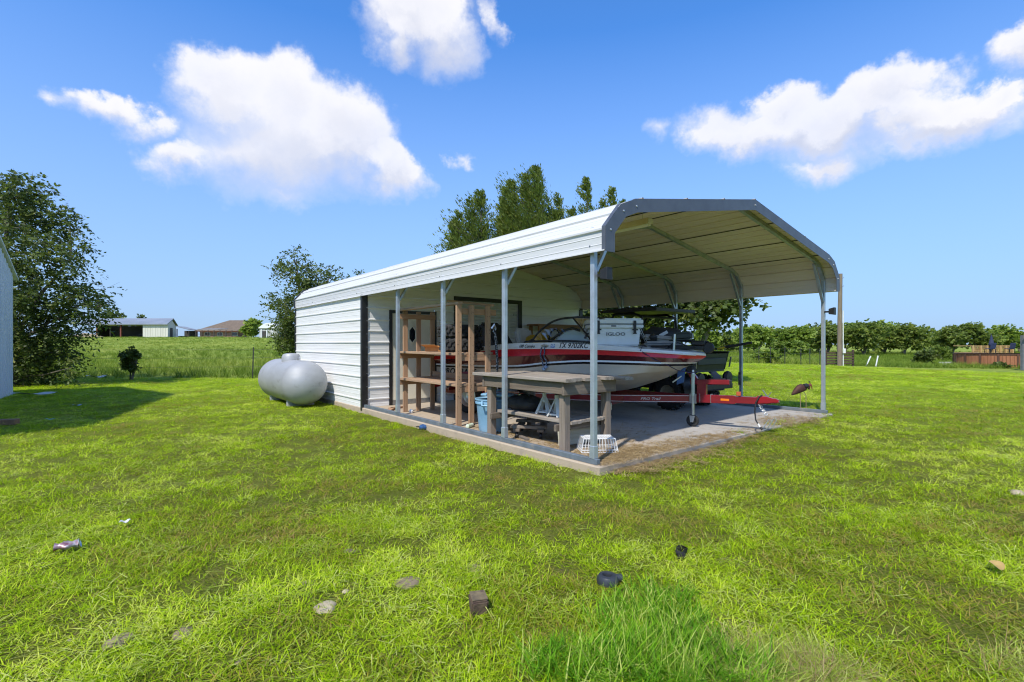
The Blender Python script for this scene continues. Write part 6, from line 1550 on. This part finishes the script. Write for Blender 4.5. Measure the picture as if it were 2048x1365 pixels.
o = MB().b2(-.18, .18, -.07, .07, 0, .09).build('wood_block', wood('brown_block', (.26, .15, .08), (.19, .11, .06)), None, bevel=.006); o.location = p+Vector((0, 0, .01)); o.rotation_euler = (0, 0, .3); tag(o, 'squared brown wood block in the lawn near the building', 'wood')
p = at_ground(848, 860); p.z = hg1(p.x, p.y)
t = thing('blue_cap', 'bright blue and black cloth cap dropped beside the slab', 'cap', p+Vector((0, 0, .03)), .7)
MB().lathe([(.075, 0), (.078, .02), (.06, .045), (.03, .055), (.003, .05)], 16).build('crown', pmat('bright_blue_cloth', (.02, .09, .24), (.012, .03, .09), 18, .85), t, smooth=40); MB().prism([(-.07, .07), (.07, .07), (.06, .15), (-.06, .15)], 'z', .004, .012).build('brim', M_DARK, t)
# ------------------------------------------------------------------ grass, straw and weeds (nobody could count these)
def blade_material(name, stops, trans=.35, rough=.55):
    m = bpy.data.materials.new(name); m.use_nodes = True
    N = NT(m.node_tree); b = N.n['Principled BSDF']; out = N.n['Material Output']
    ai = N.add('ShaderNodeAttribute', attribute_type='INSTANCER', attribute_name='tone')
    ag = N.add('ShaderNodeAttribute', attribute_type='GEOMETRY', attribute_name='var')
    f = N.math('ADD', ai.outputs['Fac'], N.math('MULTIPLY_ADD', ag.outputs['Fac'], .5, -.25), clamp=True)
    c = N.ramp(f, stops)
    N.set(b, 'Base Color', c); b.inputs['Roughness'].default_value = rough; b.inputs['Specular IOR Level'].default_value = .10
    t = N.add('ShaderNodeBsdfTranslucent'); N.set(t, 0, N.mix(1.0, c, (1.1, 1.15, .55, 1), 'MULTIPLY'))
    mx = N.add('ShaderNodeMixShader'); mx.inputs[0].default_value = trans
    N.l.new(b.outputs[0], mx.inputs[1]); N.l.new(t.outputs[0], mx.inputs[2]); N.l.new(mx.outputs[0], out.inputs[0])
    return m
M_BLADE = blade_material('lawn_blades', [(0, (.38, .27, .09)), (.14, (.34, .32, .03)), (.30, (.18, .285, .006)), (.55, (.35, .52, .008)), (.80, (.52, .64, .024)), (1, (.66, .69, .13))])
M_LUSH = blade_material('lush_blades', [(0, (.06, .17, .008)), (.5, (.125, .31, .010)), (.85, (.26, .46, .022)), (1, (.48, .54, .13))])
M_CLIP = blade_material('pale_clippings', [(0, (.22, .28, .03)), (.5, (.34, .42, .06)), (1, (.52, .54, .16))], .2)
M_STRAW = blade_material('dry_straw', [(0, (.20, .13, .06)), (.5, (.36, .25, .12)), (1, (.52, .40, .21))], .15)
M_WEED = blade_material('field_weeds', [(0, (.10, .165, .022)), (.4, (.17, .25, .030)), (.75, (.29, .34, .055)), (1, (.44, .43, .13))], .3)

def tuft(name, n, rad, lmin, lmax, wid, spread, bend, mat, seed, z0=0.0, flat=0.0, seg=3):
    rg = np.random.default_rng(seed); V = []; Fc = []; var = []
    for i in range(n):
        a = rg.random()*6.283; r = rad*math.sqrt(rg.random()); base = np.array([math.cos(a)*r, math.sin(a)*r, z0*rg.random()-.012])
        L = lmin+(lmax-lmin)*rg.random(); b = rg.random()*6.283; lean = spread*(.3+rg.random())
        d = np.array([math.cos(b)*lean, math.sin(b)*lean, 1.0-flat]); d /= np.linalg.norm(d)
        h = np.array([math.cos(b), math.sin(b), 0]); s = np.array([-math.sin(b+.4*rg.normal()), math.cos(b), 0])
        o = len(V); w = wid*(.7+.6*rg.random()); p = base.copy(); cur = d.copy()
        for k in range(seg+1):
            t = k/seg; ww = w*(1-t**1.5)
            if k < seg: V += [tuple(p-s*ww), tuple(p+s*ww)]
            else: V.append(tuple(p))
            cur = cur+h*bend*(.5+rg.random())/seg-np.array([0, 0, bend*.55/seg]); cur /= np.linalg.norm(cur); p = p+cur*L/seg
            if flat > .5: p[2] = max(p[2], .004)
        for k in range(seg-1): Fc.append((o+2*k, o+2*k+1, o+2*k+3, o+2*k+2)); var.append(0)
        Fc.append((o+2*seg-2, o+2*seg-1, o+2*seg)); var.append(0); v_ = rg.random()
        var[-seg:] = [v_]*seg
    me = bpy.data.meshes.new(name); me.from_pydata(V, [], Fc); me.materials.append(mat)
    at = me.attributes.new('var', 'FLOAT', 'FACE'); at.data.foreach_set('value', np.array(var, np.float32))
    return me
def tuft_set(prefix, specs):
    c = bpy.data.collections.new(prefix)
    for i, s in enumerate(specs):
        o = bpy.data.objects.new('%s_%02d' % (prefix, i), tuft('tuft', **s)); c.objects.link(o)
    return c
def scatter(name, pts, tone, idx, rot, scl, coll, mat_slot=None):
    n = len(pts); me = bpy.data.meshes.new(name); me.vertices.add(n); me.vertices.foreach_set('co', np.asarray(pts, np.float32).reshape(-1))
    def put(nm, typ, arr, key='value'):
        a = me.attributes.new(nm, typ, 'POINT'); a.data.foreach_set(key, np.ascontiguousarray(arr).reshape(-1))
    put('tone', 'FLOAT', tone.astype(np.float32)); put('pick', 'INT', idx.astype(np.int32))
    put('rot', 'FLOAT_VECTOR', rot.astype(np.float32), 'vector'); put('scl', 'FLOAT_VECTOR', scl.astype(np.float32), 'vector')
    ng = bpy.data.node_groups.new(name+'_instancer', 'GeometryNodeTree')
    ng.interface.new_socket('Geometry', in_out='INPUT', socket_type='NodeSocketGeometry'); ng.interface.new_socket('Geometry', in_out='OUTPUT', socket_type='NodeSocketGeometry')
    nd = ng.nodes; L = ng.links
    gi = nd.new('NodeGroupInput'); go = nd.new('NodeGroupOutput'); ip = nd.new('GeometryNodeInstanceOnPoints'); ci = nd.new('GeometryNodeCollectionInfo')
    ci.inputs['Collection'].default_value = coll; ci.inputs['Separate Children'].default_value = True; ci.inputs['Reset Children'].default_value = True
    ip.inputs['Pick Instance'].default_value = True
    def named(nm, typ): x = nd.new('GeometryNodeInputNamedAttribute'); x.data_type = typ; x.inputs['Name'].default_value = nm; return x.outputs['Attribute']
    e2r = nd.new('FunctionNodeEulerToRotation')
    L.new(gi.outputs[0], ip.inputs['Points']); L.new(ci.outputs[0], ip.inputs['Instance']); L.new(named('pick', 'INT'), ip.inputs['Instance Index'])
    L.new(named('rot', 'FLOAT_VECTOR'), e2r.inputs[0]); L.new(e2r.outputs[0], ip.inputs['Rotation']); L.new(named('scl', 'FLOAT_VECTOR'), ip.inputs['Scale'])
    L.new(ip.outputs[0], go.inputs[0])
    o = link(name, me); m = o.modifiers.new('scatter', 'NODES'); m.node_group = ng
    return o
RG = np.random.default_rng(2024)
def rots(n, tilt=.15): return np.stack([RG.normal(0, tilt, n), RG.normal(0, tilt, n), RG.random(n)*6.283], -1)
def wedge(n, zmin, zmax, k0, k1, power):
    """points on the ground in front of the house, thinning with distance: density ~ Z**-power per square metre"""
    q = 2-power; r = RG.random(n)
    Z = (zmin**q+(zmax**q-zmin**q)*r)**(1/q) if abs(q) > 1e-6 else zmin*(zmax/zmin)**r
    k = k0+(k1-k0)*RG.random(n); return k*Z, Z
def on_slab(x, y, m=0.0):
    u, v = uv_of(x, y); front = -.13+.42*sstep(1.6, 3.2, u)*np.clip(vnoise(u*2.3, v*2.3, 91)-.35, 0, 1)*2*(m == 0)
    return (u > -.05-m) & (u < 6.24+m) & (v > front-m) & (v < 10.56+m)
def patch(x, y):
    """yellow, worn and lush patches of the lawn"""
    a = vnoise(x*.55, y*.55, 1); b = vnoise(x*1.7, y*1.7, 2); c = vnoise(x*5.0, y*5.0, 4)
    return .58+.46*(a-.5)+.50*(b-.5)+.48*(c-.5)
lawn_set = tuft_set('lawn_tuft', [
    dict(n=22, rad=.070, lmin=.035, lmax=.080, wid=.0023, spread=.75, bend=.9, mat=M_BLADE, seed=1),
    dict(n=20, rad=.075, lmin=.045, lmax=.095, wid=.0022, spread=.95, bend=1.1, mat=M_BLADE, seed=2),
    dict(n=24, rad=.065, lmin=.025, lmax=.060, wid=.0024, spread=.6, bend=.7, mat=M_BLADE, seed=3),
    dict(n=20, rad=.085, lmin=.050, lmax=.115, wid=.0019, spread=1.3, bend=1.2, mat=M_BLADE, seed=4),
    dict(n=11, rad=.11, lmin=.06, lmax=.14, wid=.0017, spread=3.0, bend=.9, mat=M_CLIP, seed=5, z0=.05, flat=.75)])
N1 = 30000; x1, y1 = wedge(27000, .9, 4.0, -1.95, 1.95, 0.0); x2, y2 = wedge(142000, 4.0, 36.0, -1.65, 1.65, 1.3)
x = np.concatenate([x1, x2]); y = np.concatenate([y1, y2])
lim = 19.8+15*sstep(-2, 6, x)
keep = ~on_slab(x, y) & (y < lim+RG.normal(0, .5, len(x)))
clump = vnoise(x*7.0, y*7.0, 61)*.6+vnoise(x*2.9, y*2.9, 62)*.4
keep &= RG.random(len(x)) < np.clip(.50+1.5*(clump-.32), .38, 1.0)
bare = vnoise(x*3.3, y*3.3, 95) > .80
keep &= ~(bare & (RG.random(len(x)) < .75))
worn = (vnoise(x*.8+7, y*.8, 12) > .77) | (vnoise(x*2.6, y*2.6+3, 14) > .86)
keep &= ~(worn & (RG.random(len(x)) < .42))
x = x[keep]; y = y[keep]; n = len(x)
uu, vv = uv_of(x, y)
tone = patch(x, y)+RG.normal(0, .16, n)-.04+.22*(vnoise(uu*.35, vv*1.6, 71)-.5)
wn = vnoise(x*.8+7, y*.8, 12); tone = np.where(wn > .70, tone-.22*(wn-.70)/.3*2, tone)
idx = RG.choice(5, n, p=[.27, .26, .22, .16, .09])
far = np.clip((y-4)/26, 0, 1); sc = (.85+.35*RG.random(n))*(1+1.5*far); hs_ = (.75+.45*RG.random(n))*(1+.15*far)*(.75+.5*vnoise(x*1.3, y*1.3, 6))
scl = np.stack([sc, sc, hs_], -1)
tag(scatter('lawn_grass', np.stack([x, y, np.where((vv > -.1) & (uu > 0) & (uu < 6.2) & (vv < 10), .0, hgt(x, y))], -1), np.clip(tone, .02, .98), idx, rots(n), scl, lawn_set), 'mown yellow green lawn grass with pale clippings', 'grass', kind='stuff')
# tall lush tuft in the foreground and grey-green dry tuft beside it
tall_set = tuft_set('tall_tuft', [
    dict(n=13, rad=.06, lmin=.13, lmax=.27, wid=.0040, spread=.45, bend=.7, mat=M_LUSH, seed=11, seg=4),
    dict(n=11, rad=.06, lmin=.10, lmax=.22, wid=.0036, spread=.60, bend=.9, mat=M_LUSH, seed=12, seg=4),
    dict(n=7, rad=.07, lmin=.18, lmax=.34, wid=.0013, spread=.5, bend=.35, mat=M_CLIP, seed=13, seg=4)])
def blob_pts(px, py, rpx, rpy, n):
    a = RG.random(n)*6.283; r = np.sqrt(RG.random(n))*(.75+.35*RG.random(n))
    xx = px+np.cos(a)*r*rpx; yy = py+np.sin(a)*r*rpy
    Z = (H-LAWN)*F/(yy-HY); return (xx-CX)/F*Z, Z
parts = [blob_pts(1290, 1240, 120, 70, 150), blob_pts(1340, 1330, 170, 60, 220), blob_pts(1180, 1340, 140, 50, 110), blob_pts(1420, 1365, 160, 50, 90)]
x = np.concatenate([p[0] for p in parts]); y = np.concatenate([p[1] for p in parts]); n = len(x)
idx = RG.choice(3, n, p=[.5, .38, .12]); s = .42+.45*RG.random(n)
tag(scatter('tall_grass', np.stack([x, y, hgt(x, y)], -1), np.clip(.5+.27*RG.normal(size=n), .05, .95), idx, rots(n, .12), np.stack([s, s, s], -1), tall_set), 'tall lush unmown tuft of bright green grass', 'grass', kind='stuff')
dry_set = tuft_set('dry_tuft', [
    dict(n=22, rad=.08, lmin=.08, lmax=.20, wid=.0013, spread=.9, bend=.6, mat=M_STRAW, seed=21, seg=4),
    dict(n=20, rad=.08, lmin=.07, lmax=.16, wid=.0016, spread=.9, bend=.9, mat=M_CLIP, seed=22, seg=4)])
parts = [blob_pts(1540, 1345, 130, 70, 170), blob_pts(1640, 1370, 120, 40, 80), blob_pts(2030, 1345, 60, 30, 30)]
x = np.concatenate([p[0] for p in parts]); y = np.concatenate([p[1] for p in parts]); n = len(x); s = .6+.5*RG.random(n)
tag(scatter('dry_grass', np.stack([x, y, hgt(x, y)], -1), np.clip(.45+.25*RG.normal(size=n), .05, .95), RG.choice(2, n, p=[.2, .8]), rots(n, .1), np.stack([s, s, s], -1), dry_set), 'straw coloured dry grass beside the tall lush tuft', 'grass', kind='stuff')
# straw on the slab
straw_set = tuft_set('straw_wisp', [
    dict(n=12, rad=.09, lmin=.06, lmax=.16, wid=.0016, spread=3.0, bend=.25, mat=M_STRAW, seed=31, z0=.02, flat=.88),
    dict(n=9, rad=.07, lmin=.04, lmax=.10, wid=.0020, spread=3.0, bend=.3, mat=M_STRAW, seed=32, z0=.012, flat=.92)])
def uvpatch(u0, v0, su, sv, n):
    u = u0+RG.normal(0, su, n); v = v0+RG.normal(0, sv, n); return u, v
pp = [uvpatch(.55, .0, .38, .20, 620), uvpatch(.6, .55, .35, .35, 260), uvpatch(.5, 1.5, .25, .5, 200), uvpatch(1.5, .0, .5, .20, 420), uvpatch(2.5, -.02, .6, .14, 300), uvpatch(.5, 2.6, .2, .5, 140),
      uvpatch(4.8, .12, .42, .20, 420), uvpatch(4.4, .0, .3, .1, 90), uvpatch(1.6, 1.2, .6, .6, 120), uvpatch(4.4, 1.9, .3, .3, 60), uvpatch(.15, 1.5, .05, 1.0, 90)]
u = np.concatenate([p[0] for p in pp]); v = np.concatenate([p[1] for p in pp]); k_ = (u > .06); u = u[k_]; v = v[k_]
c_, s_ = math.cos(TH), math.sin(TH); x = P0[0]+u*c_-v*s_; y = P0[1]+u*s_+v*c_
z = np.where(v > -.1, .004, hgt(x, y)+.03); n = len(x); s = .6+.6*RG.random(n)
tag(scatter('straw', np.stack([x, y, z], -1), np.clip(.5+.22*RG.normal(size=n), .05, .95), RG.choice(2, n), np.stack([RG.normal(0, .06, n), RG.normal(0, .06, n), RG.random(n)*6.283], -1), np.stack([s, s, s], -1), straw_set), 'loose dry straw scattered over the slab edge', 'straw', kind='stuff')
# weeds of the fields behind the fences
weed_set = tuft_set('weed_tuft', [
    dict(n=18, rad=.22, lmin=.30, lmax=.70, wid=.010, spread=.35, bend=.5, mat=M_WEED, seed=41),
    dict(n=16, rad=.25, lmin=.25, lmax=.55, wid=.013, spread=.6, bend=.7, mat=M_WEED, seed=42),
    dict(n=14, rad=.20, lmin=.40, lmax=.85, wid=.008, spread=.3, bend=.3, mat=M_WEED, seed=43)])
xa, ya = wedge(15000, 19.6, 95, -1.15, .12, .75); ka = (ya > 19.6)
xb, yb_ = wedge(13000, 35.5, 88, .28, 1.15, .6)
edge = 35.5+9*sstep(.45, .8, xb/yb_)+1.5*vnoise(xb*.4, yb_*.1, 33); kb = yb_ > edge
x = np.concatenate([xa[ka], xb[kb]]); y = np.concatenate([ya[ka], yb_[kb]]); n = len(x)
k2 = ~on_slab(x, y, .4); x = x[k2]; y = y[k2]; n = len(x)
tone = .45+.5*(vnoise(x*.25, y*.10, 51)-.5)+.35*(vnoise(x*.9, y*.4, 52)-.5)+RG.normal(0, .09, n)
leftm = x < 0; tone = np.where(leftm & (y < 24), tone-.18, tone)
s = (.55+.5*RG.random(n))*np.where(leftm, .9-.45*sstep(24, 60, y), 1.0)
w_ = s*(1+.8*sstep(25, 70, y))
tag(scatter('field_weeds', np.stack([x, y, hgt(x, y)], -1), np.clip(tone, .02, .98), RG.choice(3, n), rots(n, .1), np.stack([w_, w_, s], -1), weed_set), 'tall rough weeds covering the fields behind the fences', 'weeds', kind='stuff')
